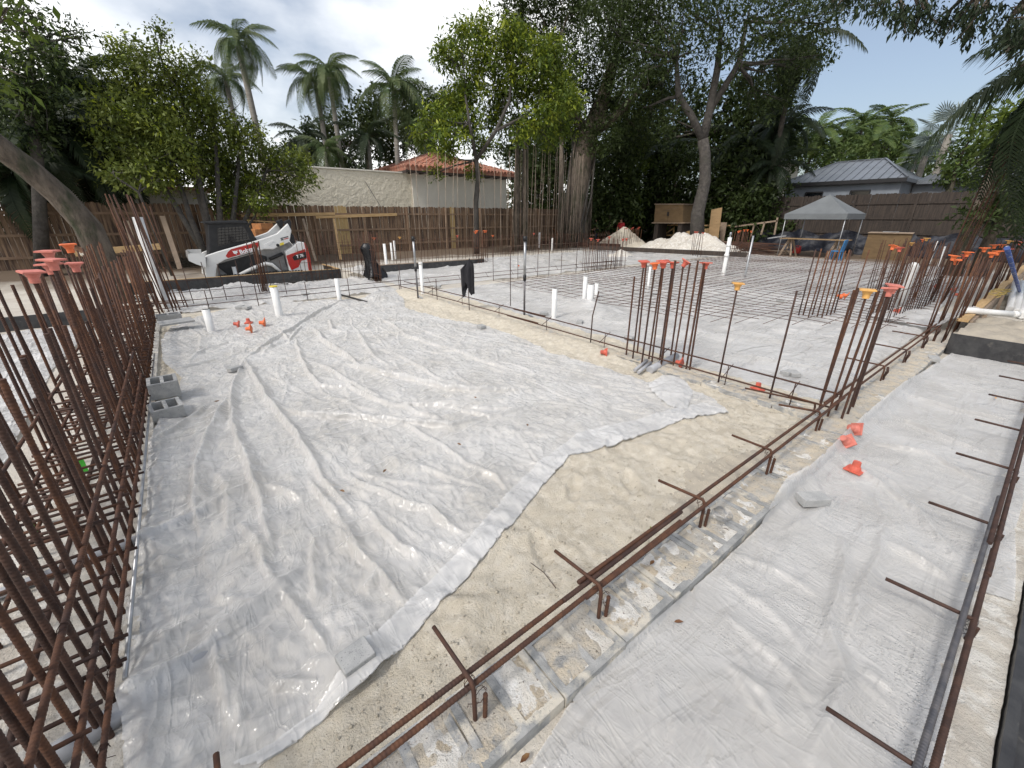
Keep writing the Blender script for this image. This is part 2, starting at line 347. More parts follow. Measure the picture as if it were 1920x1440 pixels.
def copy_tree(o, parent=None, loc=None, label=None):
    c = o.copy(); COL.objects.link(c); c.parent = parent
    if loc is not None: c.location = loc
    WL[c] = Vector(c.location) + (WL[parent] if parent else Vector((0, 0, 0)))
    if label: c['label'] = label
    for ch in list(o.children): copy_tree(ch, c)
    return c
def in_poly(P, poly):
    x, y = P[..., 0], P[..., 1]; ins = np.zeros(x.shape, bool); n = len(poly)
    for i in range(n):
        x1, y1 = poly[i]; x2, y2 = poly[(i + 1) % n]
        c = ((y1 > y) != (y2 > y)) & (x < (x2 - x1) * (y - y1) / ((y2 - y1) or 1e-9) + x1); ins ^= c
    return ins
def seg_dist(x, y, pts, closed=False):          # distance to a polyline, nearest point, arc position 0..1
    best = np.full(x.shape, 1e9); bx = np.zeros(x.shape); by = np.zeros(x.shape); bt = np.zeros(x.shape)
    n = len(pts); m = n if closed else n - 1; lens = [math.dist(pts[i], pts[(i + 1) % n]) for i in range(m)]; tot = sum(lens); acc = 0
    for i in range(m):
        ax, ay = pts[i]; cx, cy = pts[(i + 1) % n]; dx, dy = cx - ax, cy - ay; l2 = dx * dx + dy * dy + 1e-12
        t = np.clip(((x - ax) * dx + (y - ay) * dy) / l2, 0, 1); qx = ax + t * dx; qy = ay + t * dy; d = np.hypot(x - qx, y - qy)
        k = d < best; best = np.where(k, d, best); bx = np.where(k, qx, bx); by = np.where(k, qy, by); bt = np.where(k, (acc + t * lens[i]) / tot, bt); acc += lens[i]
    return best, bx, by, bt
def sheet(name, poly, res, zf, m, label=None, cat=None, kind=None, parent=None):   # a height-field sheet cut to an outline
    P = np.array(poly); x0, y0 = P.min(0); x1, y1 = P.max(0); nx = int((x1 - x0) / res) + 2; ny = int((y1 - y0) / res) + 2
    X, Y = np.meshgrid(x0 + np.arange(nx) * res, y0 + np.arange(ny) * res, indexing='ij')
    cx = X[:-1, :-1] + res / 2; cy = Y[:-1, :-1] + res / 2; keep = in_poly(np.stack([cx, cy], -1), poly)
    d, bx, by, _ = seg_dist(X, Y, poly, True); ins = in_poly(np.stack([X, Y], -1), poly)
    sn = (~ins) | (d < res * .45); X = np.where(sn, bx, X); Y = np.where(sn, by, Y)
    Z = zf(X, Y, d); idx = np.arange(nx * ny).reshape(nx, ny)
    q = np.stack([idx[:-1, :-1], idx[1:, :-1], idx[1:, 1:], idx[:-1, 1:]], -1)[keep]
    used = np.unique(q); rm = np.zeros(nx * ny, int); rm[used] = np.arange(len(used))
    o = mesh_np(name, np.stack([X, Y, Z], -1).reshape(-1, 3)[used], rm[q], m, parent, True, origin=(float(P[:, 0].mean()), float(P[:, 1].mean()), 0))
    if label: tag(o, label, cat)
    if kind: o['kind'] = kind
    return o
# ================================================================ ground
def sstep(a, b, x):
    t = np.clip((x - a) / (b - a), 0, 1); return t * t * (3 - 2 * t)
def gz(x, y):
    x = np.asarray(x, float); y = np.asarray(y, float)
    z = np.full(np.broadcast(x, y).shape, -.08) + fbm(x * .6, y * .6, 3) * .03
    pit = sstep(-9, -7.5, x) * (1 - sstep(5.2, 6.0, x)) * sstep(14.62, 14.9, y) * (1 - sstep(18.0, 20.0, y))
    z = z - .27 * pit
    z = z + .5 * sstep(29, 33, x) + .15 * sstep(21.5, 23, y)
    return z
def nonuni(lo, hi, step, far): return np.concatenate([-np.array(far[::-1]) + lo, np.arange(lo, hi + 1e-6, step), np.array(far) + hi])
gx = nonuni(-12, 36, .3, [2, 6, 20, 60, 200, 500]); gy = nonuni(-3, 27, .3, [2, 6, 20, 60, 200, 500])
GX, GY = np.meshgrid(gx, gy, indexing='ij'); gi = np.arange(GX.size).reshape(GX.shape)
mesh_np('ground', np.stack([GX, GY, gz(GX, GY)], -1), np.stack([gi[:-1, :-1], gi[1:, :-1], gi[1:, 1:], gi[:-1, 1:]], -1).reshape(-1, 4), 'ground', None, True, kind='structure')
# sand fill of the near bay
def bay_z(x, y):
    z = -.045 + fbm(x * 1.3, y * 1.3, 3) * .022 + fbm(x * 5, y * 5, 4, .62) * .026 + ridged(x * 11, y * 11, 2) * .004
    near = 1 - sstep(.9, 2.2, x); z = z + .03 * near * (1 - sstep(1.05, 1.5, y))
    berm = sstep(4.25, 4.62, x) * sstep(2.9, 3.7, y); z = z + berm * .062
    for (fx, fy, ang) in ((1.95, 1.75, .7), (2.35, 1.55, .9), (3.1, 1.62, .2), (2.7, 2.0, .5), (1.35, 1.45, 1.1), (3.7, 1.9, -.3)):
        dx = (x - fx) * math.cos(ang) + (y - fy) * math.sin(ang); dy = -(x - fx) * math.sin(ang) + (y - fy) * math.cos(ang)
        q = np.sqrt((dx / .15) ** 2 + (dy / .055) ** 2); z = z - .020 * np.exp(-q ** 4) + .012 * np.exp(-((q - 1.25) / .22) ** 2)
    for (fx, fy, rr, hh) in ((.72, 1.38, .16, .05), (1.2, 1.7, .2, .03), (2.9, 1.45, .22, .03), (.25, 1.6, .2, .04)):
        z = z + hh * np.exp(-((x - fx) ** 2 + (y - fy) ** 2) / rr ** 2) * (1 + .6 * fbm(x * 9, y * 9, 2))
    return z
sheet('sand_fill', [(-.6, 1.02), (5.25, 1.02), (5.25, 10.95), (-.6, 10.95)], .02, lambda x, y, d: bay_z(x, y), 'sand', kind='structure')
# damp darker sand lying against the wall
def wob(pts, n, amp, f=6):
    P = np.array(pts); out = []
    for i in range(len(P)):
        a, b = P[i], P[(i + 1) % len(P)]
        for k in range(n):
            q = a + (b - a) * k / n; out.append((float(q[0] + amp * perlin(np.array(q[0] * f), np.array(q[1] * f))), float(q[1] + amp * perlin(np.array(q[0] * f + 50), np.array(q[1] * f)))))
    return out
sheet('damp_sand', wob([(2.05, 1.04), (4.6, 1.04), (4.55, 1.22), (3.6, 1.2), (3.0, 1.35), (2.5, 1.27)], 14, .13), .02, lambda x, y, d: bay_z(x, y) + .004 - .006 * (d < .002), 'sand_wet', kind='structure')
# ================================================================ block walls
def block_mesh(name, lx, wy, m):
    xs = [0, .034, lx / 2 - .018, lx / 2 + .018, lx - .034, lx]; ys = [0, .036, wy - .036, wy]; mb = MB(); top, bot, dep = 0, -.2, -.07
    for i in range(5):
        for j in range(3):
            x0, x1, y0, y1 = xs[i], xs[i + 1], ys[j], ys[j + 1]
            if j == 1 and i in (1, 3):
                for a, b in (((x0, y0), (x1, y0)), ((x1, y0), (x1, y1)), ((x1, y1), (x0, y1)), ((x0, y1), (x0, y0))):
                    mb.add([(*a, top), (*b, top), (*b, dep), (*a, dep)], [(3, 2, 1, 0)])
            else: mb.add([(x0, y0, top), (x1, y0, top), (x1, y1, top), (x0, y1, top)], [(0, 1, 2, 3)])
    for a, b in (((0, 0), (lx, 0)), ((lx, 0), (lx, wy)), ((lx, wy), (0, wy)), ((0, wy), (0, 0))):
        mb.add([(*a, bot), (*b, bot), (*b, top), (*a, top)], [(0, 1, 2, 3)])
    return mb.mesh(name, m)
BL, BW = .392, .300
BLOCK = block_mesh('concrete_block', BL, BW, 'block')
def grout_mesh(seed):
    lx, wy = BL / 2 - .052 + .006, BW - .072 + .006; n = 9; rs = np.random.RandomState(seed); xs = np.linspace(0, lx, n); ys = np.linspace(0, wy, n)
    X, Y = np.meshgrid(xs, ys, indexing='ij'); Z = -.012 + fbm(X * 18 + seed * 3, Y * 18, 2) * .018; i = np.arange(n * n).reshape(n, n)
    me = bpy.data.meshes.new('grout_fill'); me.from_pydata(np.stack([X, Y, Z], -1).reshape(-1, 3).tolist(), [], np.stack([i[:-1, :-1], i[1:, :-1], i[1:, 1:], i[:-1, 1:]], -1).reshape(-1, 4).tolist())
    me.polygons.foreach_set('use_smooth', [True] * len(me.polygons)); me.materials.append(MATS['grout']); return me
GROUT = [grout_mesh(k) for k in range(5)]
def block_wall(label, origin, n, along_y=False, crust=None):
    w = thing('block_wall', label, 'block wall', origin); rs = random.Random(n); base = Vector(origin)
    for k in range(n):
        o = bpy.data.objects.new('concrete_block', BLOCK)
        p = base + (Vector((0, .4 * k, 0)) if along_y else Vector((.4 * k, 0, 0))) + Vector((0, rs.uniform(-.004, .004), rs.uniform(-.006, 0)))
        link(o, w, p); o.rotation_euler = (0, 0, (math.pi / 2 if along_y else 0) + rs.uniform(-.006, .006))
        for c in range(2):
            g = bpy.data.objects.new('grout_fill', rs.choice(GROUT)); COL.objects.link(g); g.parent = o
            g.location = (.034 - .003 + c * (BL / 2 - .016), .033, rs.uniform(-.010, .014)); WL[g] = p
    return w
near_wall = block_wall('block wall of grouted hollow blocks along the right of the bare sand', (-1.55, .732, 0), 27)
def crust_z(x, y, d):
    cov = sstep(1.8, 5.2, x) * .017 + fbm(x * 3.5, y * 3.5, 3) * .026
    return -.0105 + cov + fbm(x * 14, y * 14, 3) * .010 - .010 * (1 - sstep(0, .03, d))
sheet('mortar_crust', [(-1.5, .737), (9.2, .737), (9.2, 1.028), (-1.5, 1.028)], .02, crust_z, 'mortar_crust', parent=near_wall)
mid_wall = block_wall('sand-dusted block wall crossing behind the big plastic sheet', (4.92, 1.06, -.004), 24, True)
sheet('mortar_crust', [(4.625, 1.07), (4.915, 1.07), (4.915, 10.6), (4.625, 10.6)], .025, lambda x, y, d: -.008 + fbm(x * 3, y * 3, 2) * .016 + fbm(x * 14, y * 14, 3) * .012 + .02 * sstep(2.2, 3.4, y) - .010 * (1 - sstep(0, .03, d)), 'mortar_crust', parent=mid_wall)
# left footing under the bar cage
ft = thing('concrete_footing', 'pale dusty concrete footing under the rusty bar cage', 'footing', (-.95, 5, -.1))
MB().box((-.93, 5.7, -.11), (.74, 9.9, .2)).build('footing_body', 'limestone', ft)
sheet('footing_top', [(-1.3, .75), (-.562, .75), (-.562, 10.65), (-1.3, 10.65)], .025, lambda x, y, d: .004 + fbm(x * 4, y * 4, 3) * .016 + fbm(x * 16, y * 16, 2) * .006 - .012 * (1 - sstep(0, .03, d)), 'limestone', parent=ft)
# right-hand footing beyond the strip, with its form board and timber
rf = thing('concrete_footing', 'rough pale concrete footing at the right edge of the plastic strip', 'footing', (4, -.29, -.1))
sheet('footing_top', [(.4, -.385), (8.8, -.385), (8.8, -.17), (.4, -.17)], .02, lambda x, y, d: -.035 + fbm(x * 3, y * 3, 3) * .02 + fbm(x * 18, y * 18, 3) * .010 - .03 * sstep(-.23, -.17, y), 'limestone', parent=rf)
fb = thing('form_board', 'dark oiled form board with timber backing at the right picture edge', 'form board', (4, -.4, -.08))
MB().box((4.6, -.41, -.06), (8.4, .035, .12)).build('face_board', 'formboard', fb)
MB().box((4.6, -.475, -.075), (8.4, .085, .10)).build('ledger', 'formboard', fb)
MB().box((3.9, -.56, .0), (5.0, .07, .10)).build('backing_timber', 'timber', fb)
# ================================================================ plastic sheets
def W2(px, z=-.04): return [tuple(at(a, b, z)[:2]) for a, b in px]
def zm(pts, ox, oy, s): return [(ox + a * s, oy + b * s) for a, b in pts]
F1 = [zm(p, 280, 520, .375) for p in (
    [(470, 400), (560, 560), (650, 690), (740, 790), (800, 900), (870, 1000), (960, 1130), (1020, 1190)],
    [(470, 410), (410, 580), (420, 740), (450, 830), (520, 1000), (560, 1150), (600, 1300), (620, 1430)],
    [(410, 580), (300, 780), (240, 950), (230, 1150), (250, 1290)],
    [(730, 300), (750, 380), (790, 470), (860, 550), (1000, 545), (1100, 600), (1200, 640), (1400, 640), (1700, 650), (1910, 650)],
    [(820, 250), (870, 320), (980, 390), (1060, 450)], [(980, 430), (1130, 470), (1300, 510), (1500, 560), (1650, 570), (1900, 560)],
    [(470, 410), (600, 330), (760, 230), (850, 170), (970, 120)], [(640, 640), (760, 690), (900, 700), (1100, 710), (1500, 745), (1730, 690)],
    [(1250, 700), (1330, 770), (1430, 830), (1540, 890), (1600, 940), (1720, 990), (1780, 1060)], [(560, 1040), (680, 1060), (770, 1110)],
    [(800, 1000), (860, 1100), (930, 1190), (1010, 1300), (1100, 1430)], [(1000, 960), (1050, 1040), (1150, 1080), (1300, 1140), (1400, 1150), (1500, 1250), (1590, 1300)],
    [(1110, 180), (1200, 230), (1300, 300), (1450, 340), (1700, 430), (1900, 480)], [(1040, 260), (1080, 340), (1120, 400), (1200, 440)],
    [(1230, 380), (1350, 450), (1480, 520)], [(830, 430), (930, 480), (1050, 550), (1180, 620)], [(200, 420), (280, 360), (400, 330), (520, 330)],
    [(0, 860), (120, 770), (250, 680), (300, 630)], [(330, 970), (400, 1050), (370, 1300)], [(440, 1230), (520, 1300), (600, 1430)],
    [(900, 210), (915, 270), (990, 275)], [(640, 250), (700, 320), (760, 240)], [(1020, 1120), (1100, 1180), (1190, 1300), (1300, 1400)],
    [(1270, 630), (1350, 680), (1460, 700)], [(180, 250), (260, 300), (240, 400)], [(100, 480), (260, 430), (380, 400)], [(720, 310), (650, 330), (560, 380)], [(1500, 640), (1700, 700), (1900, 640)])]
F1 += [zm(p, 400, 980, .3194) for p in ([(170, 40), (380, 370), (560, 600), (740, 920)], [(700, 0), (860, 190), (1130, 480)], [(0, 660), (40, 880), (100, 1240)],
    [(130, 950), (140, 1220), (300, 1150), (500, 1050)], [(760, 30), (950, 280), (1130, 480)], [(950, 0), (1100, 150), (1220, 210)], [(600, 60), (590, 200), (610, 480)], [(0, 430), (230, 500)], [(900, 420), (980, 300)], [(330, 960), (650, 960)])]
rs_ = random.Random(5)
FW1 = [([tuple(at(a, b, -.03)[:2]) for a, b in p], rs_.uniform(.050, .078) * (1.15 if i < 8 else .75), rs_.uniform(.014, .024)) for i, p in enumerate(F1)]
def folds(x, y, lst):
    h = np.zeros(x.shape)
    for pts, amp, w in lst:
        P = np.array(pts); m = ((x > P[:, 0].min() - .35) & (x < P[:, 0].max() + .35) & (y > P[:, 1].min() - .35) & (y < P[:, 1].max() + .35))
        if not m.any(): continue
        xs, ys = x[m], y[m]; wx = xs + .028 * perlin(xs * 2.5, ys * 2.5) + .005 * perlin(xs * 11, ys * 11); wy = ys + .028 * perlin(xs * 3.5 + 9, ys * 3.5)
        d, qx, qy, t = seg_dist(wx, wy, pts); dx, dy = P[-1] - P[0]; sg = np.sign((wx - qx) * dy - (wy - qy) * dx); e = np.clip(np.minimum(t, 1 - t) * 5, 0, 1)
        ww = w * (1 + .6 * perlin(xs * 2.5, ys * 2.5 + 3)) * (.55 + .45 * e); wl = np.where(sg > 0, ww * .8, ww * 2.0)      # one flank steep, the other laid over
        f = np.clip(1 - d / (wl * 2.3), 0, 1); hh = amp * e ** .6 * f ** 1.7 * (1 + .35 * perlin(xs * 6, ys * 6 + 7)); h[m] = np.maximum(h[m], hh) + .2 * np.minimum(h[m], hh)
    return h
def minor_folds(main, poly, n, seed, lo=.25, hi=1.2, amp=.016, w=.011):      # lesser creases that follow the run of the main folds
    rs = random.Random(seed); out = []; P = np.array(poly); segs = [(np.array(a), np.array(b)) for pts, _, _ in main for a, b in zip(pts[:-1], pts[1:])]; M = np.array([(a + b) / 2 for a, b in segs]); D = np.array([(b - a) / (np.linalg.norm(b - a) + 1e-9) for a, b in segs])
    while len(out) < n:
        q = np.array([rs.uniform(P[:, 0].min(), P[:, 0].max()), rs.uniform(P[:, 1].min(), P[:, 1].max())])
        if not in_poly(q[None], poly)[0]: continue
        l = rs.uniform(lo, hi) * (1 + q[1] * .12); sw = rs.gauss(0, .35); pts = [tuple(q)]
        for k in range(5):
            wgt = 1 / (np.sum((M - q) ** 2, 1) + .02); ref = D[np.argmax(wgt)]; dd = (D * np.sign(D @ ref)[:, None] * wgt[:, None]).sum(0); dd /= np.linalg.norm(dd) + 1e-9; c, s_ = math.cos(sw), math.sin(sw); dd = np.array([dd[0] * c - dd[1] * s_, dd[0] * s_ + dd[1] * c]); sw += rs.gauss(0, .12); q = q + dd * l / 5; pts.append(tuple(q))
        out.append((pts, amp * rs.uniform(.5, 1.3), w * rs.uniform(.7, 1.6)))
    return out
def wrinkle(x, y, a, s=1.0):
    c, q = math.cos(a), math.sin(a); u = x * c + y * q; v = -x * q + y * c; u = u + .25 * fbm(x * 1.2, y * 1.2, 2); v = v + .22 * fbm(x * 1.1 + 8, y * 1.1, 2)
    m = .45 + .9 * np.clip(fbm(x * .9 + 4, y * .9, 2) + .35, 0, 1)
    return s * m * (.009 * ridged(u * .8, v * 3.0, 1) + .005 * ridged(u * 2.2, v * 6, 2) + .010 * fbm(x * 1.7, y * 1.7, 2))
edge_out = [(489, 1440), (600, 1358), (700, 1277), (799, 1168), (880, 1078), (960, 985), (1015, 912), (1068, 855), (1126, 841), (1200, 815), (1287, 786), (1368, 772)]
S1 = [(245, 1560), (400, 1520)] + edge_out + [(1339, 747), (1301, 732), (1281, 709), (1214, 715), (1106, 680), (1027, 659), (989, 637), (917, 612), (824, 595), (760, 577), (757, 561), (741, 546), (711, 541), (677, 561),
     (617, 561), (505, 569), (437, 576), (355, 597), (321, 614), (304, 644), (306, 681), (340, 707), (332, 745), (302, 790), (280, 842), (280, 932), (240, 1180), (238, 1440)]
S1w = W2(S1, -.03)
FW1 += [([(-.75, 1.70), (-.5, 1.82), (-.2, 1.97), (.2, 2.2)], .085, .05), ([(-.75, 2.9), (-.5, 3.0), (-.2, 3.15), (.1, 3.3)], .055, .035)]      # film riding over the conduits
FW1 += minor_folds(FW1, S1w, 190, 17)
HB = at(668, 1238, .02)
def film1(x, y, d):
    z = bay_z(x, y) * .55 - .018 + folds(x, y, FW1) + wrinkle(x, y, 1.9)
    z = np.maximum(z, bay_z(x, y) + .006)
    bq = np.maximum(np.abs(x - HB.x), np.abs(y - HB.y)); z = np.maximum(z, .030 - .5 * np.clip(bq - .072, 0, 1))           # draped over the half block
    z = z + .10 * np.exp(-((x - at(712, 560).x) ** 2 + (y - at(712, 560).y) ** 2) / .16) * (1 + .8 * fbm(x * 4, y * 4, 3))
    for (bx_, by_) in ((636, 566), (524, 592), (396, 622)):
        q = at(bx_, by_); z = z + .05 * np.exp(-np.hypot(x - q.x, y - q.y) / .13)
    lw = 1 - sstep(-.56, -.30, x); z = z + lw * (.030 + .03 * ridged(x * 2, y * 2.5, 2))
    return z
film = sheet('plastic_sheet', S1w, .0125, film1, 'film', 'large crumpled clear plastic sheet spread over the near sand bay', 'plastic sheet')
eo = [tuple(at(a, b, -.03)[:2]) for a, b in edge_out]
ei = [tuple(at(a, b, -.02)[:2]) for a, b in [(430, 1440), (520, 1385), (588, 1335), (687, 1213), (755, 1140), (783, 1108), (873, 1021), (905, 980), (960, 913), (1018, 857), (1088, 811), (1208, 782), (1284, 761), (1320, 752)]]
sheet('folded_hem', eo + ei[::-1], .0165, lambda x, y, d: np.maximum(film1(x, y, d) + .009, bay_z(x, y) + .014 + .006 * np.sqrt(np.clip(d, 0, .05) * 20)) + .006 * fbm(x * 5, y * 5, 2), 'film_double', parent=film)
cc = [tuple(at(a, b, 0)[:2]) for a, b in [(1214, 716), (1240, 704), (1281, 703), (1300, 733), (1290, 760), (1262, 762), (1225, 735)]]
sheet('curled_corner', cc, .015, lambda x, y, d: film1(x, y, d) + .012 + .035 * np.clip(d / .12, 0, 1) ** .6 + .02 * fbm(x * 7, y * 7, 2), 'film_double', parent=film)
# right strip
S2 = [(965, 1500), (990, 1440), (1060, 1330), (1120, 1262), (1200, 1190), (1330, 1076), (1424, 988), (1470, 915), (1512, 894), (1570, 838), (1640, 772), (1700, 722), (1790, 658), (1850, 665), (1920, 675), (1990, 690), (1960, 800), (1900, 1000), (1902, 1070), (1898, 1135), (1850, 1120), (1815, 1110), (1790, 1210), (1765, 1440), (1755, 1500)]
FW2 = [([tuple(at(a, b, -.05)[:2]) for a, b in zm(p, 1360, 980, .3194)], am * 1.9, w) for p, am, w in (
    ([(670, 60), (690, 300), (610, 500), (600, 650), (680, 880), (620, 1100), (470, 1440)], .02, .02), ([(930, 20), (890, 200), (780, 430), (690, 700)], .02, .018),
    ([(900, 100), (1100, 200), (1300, 330)], .02, .03), ([(0, 330), (250, 500), (480, 760)], .01, .02), ([(0, 180), (300, 280), (560, 430)], .010, .02), ([(820, 860), (990, 1000)], .012, .014), ([(0, 820), (200, 1000), (330, 1250)], .01, .02), ([(0, 520), (300, 800), (500, 1050)], .008, .02))]
FW2 += [([tuple(at(a, b, -.05)[:2]) for a, b in p], .036, .022) for p in ([(1560, 850), (1640, 900), (1720, 960), (1800, 1060)], [(1600, 800), (1700, 790), (1850, 850)], [(1470, 1000), (1540, 960), (1580, 930)], [(1700, 740), (1800, 770), (1900, 790)], [(1640, 830), (1740, 850), (1830, 900)])]
S2w = W2(S2, -.05); FW2 += minor_folds(FW2, S2w, 70, 23, .2, .9, .009, .010)
def film2(x, y, d):
    z = -.058 + folds(x, y, FW2) + wrinkle(x, y, -.55, .8) + fbm(x * 9, y * 9, 2) * .003
    z = z + sstep(.60, .73, y) * (.045 + .02 * fbm(x * 3, y * 3, 2)) * sstep(2.6, 3.1, x) + .03 * (1 - sstep(-.26, -.16, y))
    return np.maximum(z, -.07) + .07 * sstep(.715, .76, y)
sheet('plastic_sheet', S2w, .0135, film2, 'film_strip', 'narrow beaded plastic sheet between block wall and right-hand bars', 'plastic sheet')
def far_sheet(poly, label, seed, a, amp=1.0, base=-.045, res=.05, lumps=()):
    def zf(x, y, d):
        z = base + wrinkle(x + seed, y + seed * 2, a, 2.2 * amp) + .035 * amp * fbm(x * .8 + seed, y * .8, 3)
        rs = random.Random(seed); P = np.array(poly); lst = []
        for _ in range(60):
            cx, cy = rs.uniform(P[:, 0].min(), P[:, 0].max()), rs.uniform(P[:, 1].min(), P[:, 1].max()); th = a + rs.gauss(0, .5); l = rs.uniform(.5, 1.8)
            lst.append(([(cx - l * math.cos(th), cy - l * math.sin(th)), (cx + .2 * rs.gauss(0, 1), cy + .2 * rs.gauss(0, 1)), (cx + l * math.cos(th), cy + l * math.sin(th))], rs.uniform(.025, .055) * amp, rs.uniform(.025, .05)))
        z = z + folds(x, y, lst)
        for lx, ly, r, h in lumps: z = z + h * np.exp(-((x - lx) ** 2 + (y - ly) ** 2) / r ** 2)
        return np.maximum(z - .03 * (1 - sstep(0, .1, d)), gz(x, y) + .012)
    return sheet('plastic_sheet', poly, res, zf, 'film_far', label, 'plastic sheet')
lp = [(*at(1096, 570)[:2], .4, .12), (*at(1120, 585)[:2], .5, .10)]
far_sheet([(5.1, 1.2), (12.6, 1.2), (12.6, 10.55), (5.35, 10.55), (5.2, 6)], 'wrinkled plastic sheet beyond the mid wall around the pipe stubs', 3, 2.2, .9, res=.04, lumps=lp)
far_sheet([(12.3, 1.4), (24.2, 1.6), (24.4, 10.9), (12.3, 10.7)], 'plastic sheet under the wire mat in the far right bay', 11, 1.2, .7, res=.07)
far_sheet([(-.5, 11.25), (4.7, 11.2), (4.7, 14.35), (-.5, 14.35)], 'plastic sheet between the far bar run and the black form boards', 5, 1.9, 1.2, res=.04, lumps=[(*at(446, 540)[:2], .4, .14)])
far_sheet([(5.0, 11.3), (14.2, 11.2), (14.0, 17.6), (5.0, 17.6)], 'plastic sheet in the back middle bay behind the bar run', 8, .8, 1.1, res=.06, lumps=[(9.5, 14.0, 1.2, .12), (11.2, 15.6, 1.0, .15)])
far_sheet([(14.3, 11.4), (22.5, 11.2), (21, 17.4), (14.2, 17.6)], 'plastic sheet in the far back bay before the sand heaps', 14, .5, 1.0, res=.09)
far_sheet([(-7.5, 2.2), (-1.75, 2.6), (-1.55, 5), (-1.7, 8), (-1.5, 11), (-7.5, 11)], 'plastic sheet left of the bar cage seen between the bars', 21, 1.0, 1.0, res=.05)
# ================================================================ reinforcing steel
def tie(mb, p, r=.016, seed=0):
    rs = random.Random(seed); p = Vector(p); pts = []
    for k in range(13):
        a = k / 12 * 2 * math.pi * 1.6; pts.append(p + Vector((math.cos(a) * r * 1.1, math.sin(a) * r * .9, math.sin(a * 1.3) * r)))
    pts += [pts[-1] + Vector((rs.uniform(-.03, .03), rs.uniform(-.02, .03), -.03)), pts[-1] + Vector((rs.uniform(-.04, .04), rs.uniform(-.02, .04), -.05))]
    return mb.tube(pts, .0016, 4)
def dowel(base, zb, tip, r, parent, m='rust', stub=True):
    base = Vector(base); tip = Vector(tip); b = Vector((base.x, base.y, zb)); d = (tip - b).normalized(); mb = MB(); k = .045
    pts = [base - Vector((0, 0, .12)), base + (b - base) * .35, b - Vector((0, 0, k)), b - Vector((0, 0, k * .3)) + d * k * .12, b + d * k * .35 - Vector((0, 0, k * .02)), b + d * k, b + (tip - b) * .55, tip]
    mb.tube(pts, r, 8); mb.build('dowel', m, parent, True)
    if stub: bar('stub', base + Vector((.035, -.012, -.1)), base + Vector((.042, -.016, zb * .62)), r, parent, m, True)
run1 = thing('rebar_run', 'paired rusty bars tied to bent dowels along the near block wall', 'rebar', (2, .93, 0))
D1 = [((891, 1347), (808, 1173)), ((1122, 1158), (1024, 1025)), ((1312, 988), (1232, 907)), ((1437, 888), (1370, 815)), ((1522, 808), (1448, 765))]
for i, (b, t) in enumerate(D1):
    B = at(*b); B.y = min(B.y, .955); T = at(*t, .195); T.x = .5 * (T.x + B.x); dowel(B, .205, (T.x, B.y + .31, .20), .0095, run1)
    mb = MB(); tie(mb, (B.x, B.y + .03, .185), .02, i); tie(mb, (B.x + .03, B.y, .12), .022, i + 9); mb.build('tie_wire', 'rust_dark', run1, True)
B = at(421, 1480); dowel((-.28, .93, 0), .205, (-.28, 1.24, .2), .0095, run1)
for (bx_, by_), (tx, ty) in (((1675, 678), (1640, 660)), ((1710, 651), (1663, 629)), ((1735, 633), (1695, 607)), ((1640, 712), (1598, 690))):
    B = at(bx_, by_); dowel((B.x, .95, 0), .19, (B.x, 1.34, .195), .0095, run1)
    MB().tube([(B.x + .02, .93, .18), (B.x + .03, .92, .12), (B.x + .02, .94, .05)], .014, 6).build('tie_wire', 'rust_dark', run1, True)
bar('bar', (-1.4, .935, .182), (1.95, .985, .182), .011, run1, 'rust', True); bar('bar', (-1.4, .885, .172), (2.0, .945, .172), .011, run1, 'rust', True)
bar('bar', (1.18, .995, .190), (4.9, 1.005, .185), .011, run1, 'rust', True); bar('bar', (1.16, .925, .168), (4.95, .955, .170), .011, run1, 'rust', True)
bar('bar', (4.6, 1.02, .185), (9.8, 1.02, .18), .011, run1, 'rust', True); bar('bar', (4.6, .965, .172), (9.8, .965, .17), .011, run1, 'rust', True)
bar('bar', (1.05, .965, .19), (2.05, .975, .197), .011, run1, 'rust_dark', True)
run2 = thing('rebar_run', 'dark paired bars with stub dowels along the right-hand footing', 'rebar', (3, -.2, 0))
for i, x in enumerate((1.60, 2.56, 3.58, 4.58, 5.55, 6.5, 7.4, 8.3)):
    dowel((x + .02, -.245, -.03), .085, (x - .03, .085 - .03 * (i == 0), .10), .0095, run2, 'rust_dark')
    mb = MB()
    for k in range(3): tie(mb, (x + .02, -.235, .07 - .028 * k), .022, 30 + i * 3 + k)
    mb.build('tie_wire', 'steel_dark', run2, True)
bar('bar', (.2, -.205, .11), (4.0, -.195, .10), .012, run2, 'steel_dark', True); bar('bar', (.2, -.245, .075), (3.3, -.235, .085), .012, run2, 'rust_dark', True)
bar('bar', (3.3, -.21, .115), (9.2, -.19, .10), .012, run2, 'rust_dark', True); bar('bar', (3.0, -.24, .09), (9.2, -.225, .085), .012, run2, 'rust_dark', True)
run3 = thing('rebar_run', 'two long bars lapped along the middle block wall', 'rebar', (4.78, 5, 0))
for (x, z) in ((4.86, .22), (4.70, .12)):
    bar('bar', (x, .98, z), (x - .02, 6.2, z - .01), .0095, run3, 'rust'); bar('bar', (x - .02, 5.3, z + .012), (x - .12, 10.95, z - .02), .0095, run3, 'rust')
for y in (1.35, 2.05, 2.9, 3.9, 5.2, 6.6, 8.0, 9.4): bar('chair_leg', (4.78, y, -.03), (4.79, y, .235), .006, run3, 'rust_dark'); bar('spacer', (4.66, y, .108), (4.9, y, .232), .005, run3, 'rust_dark')
dowel((4.75, 1.12, -.02), .10, (4.6, 1.75, .10), .0095, run3, 'rust', False)
run4 = thing('rebar_run', 'two thin bars crossing the back on short uprights', 'rebar', (4, 11, 0))
for (y, z) in ((10.98, .11), (11.04, .22)):
    bar('bar', (-1.2, y, z), (5.0, y + .02, z), .0085, run4, 'rust_dark'); bar('bar', (4.2, y + .03, z), (13.9, y - .1, z), .0085, run4, 'rust')
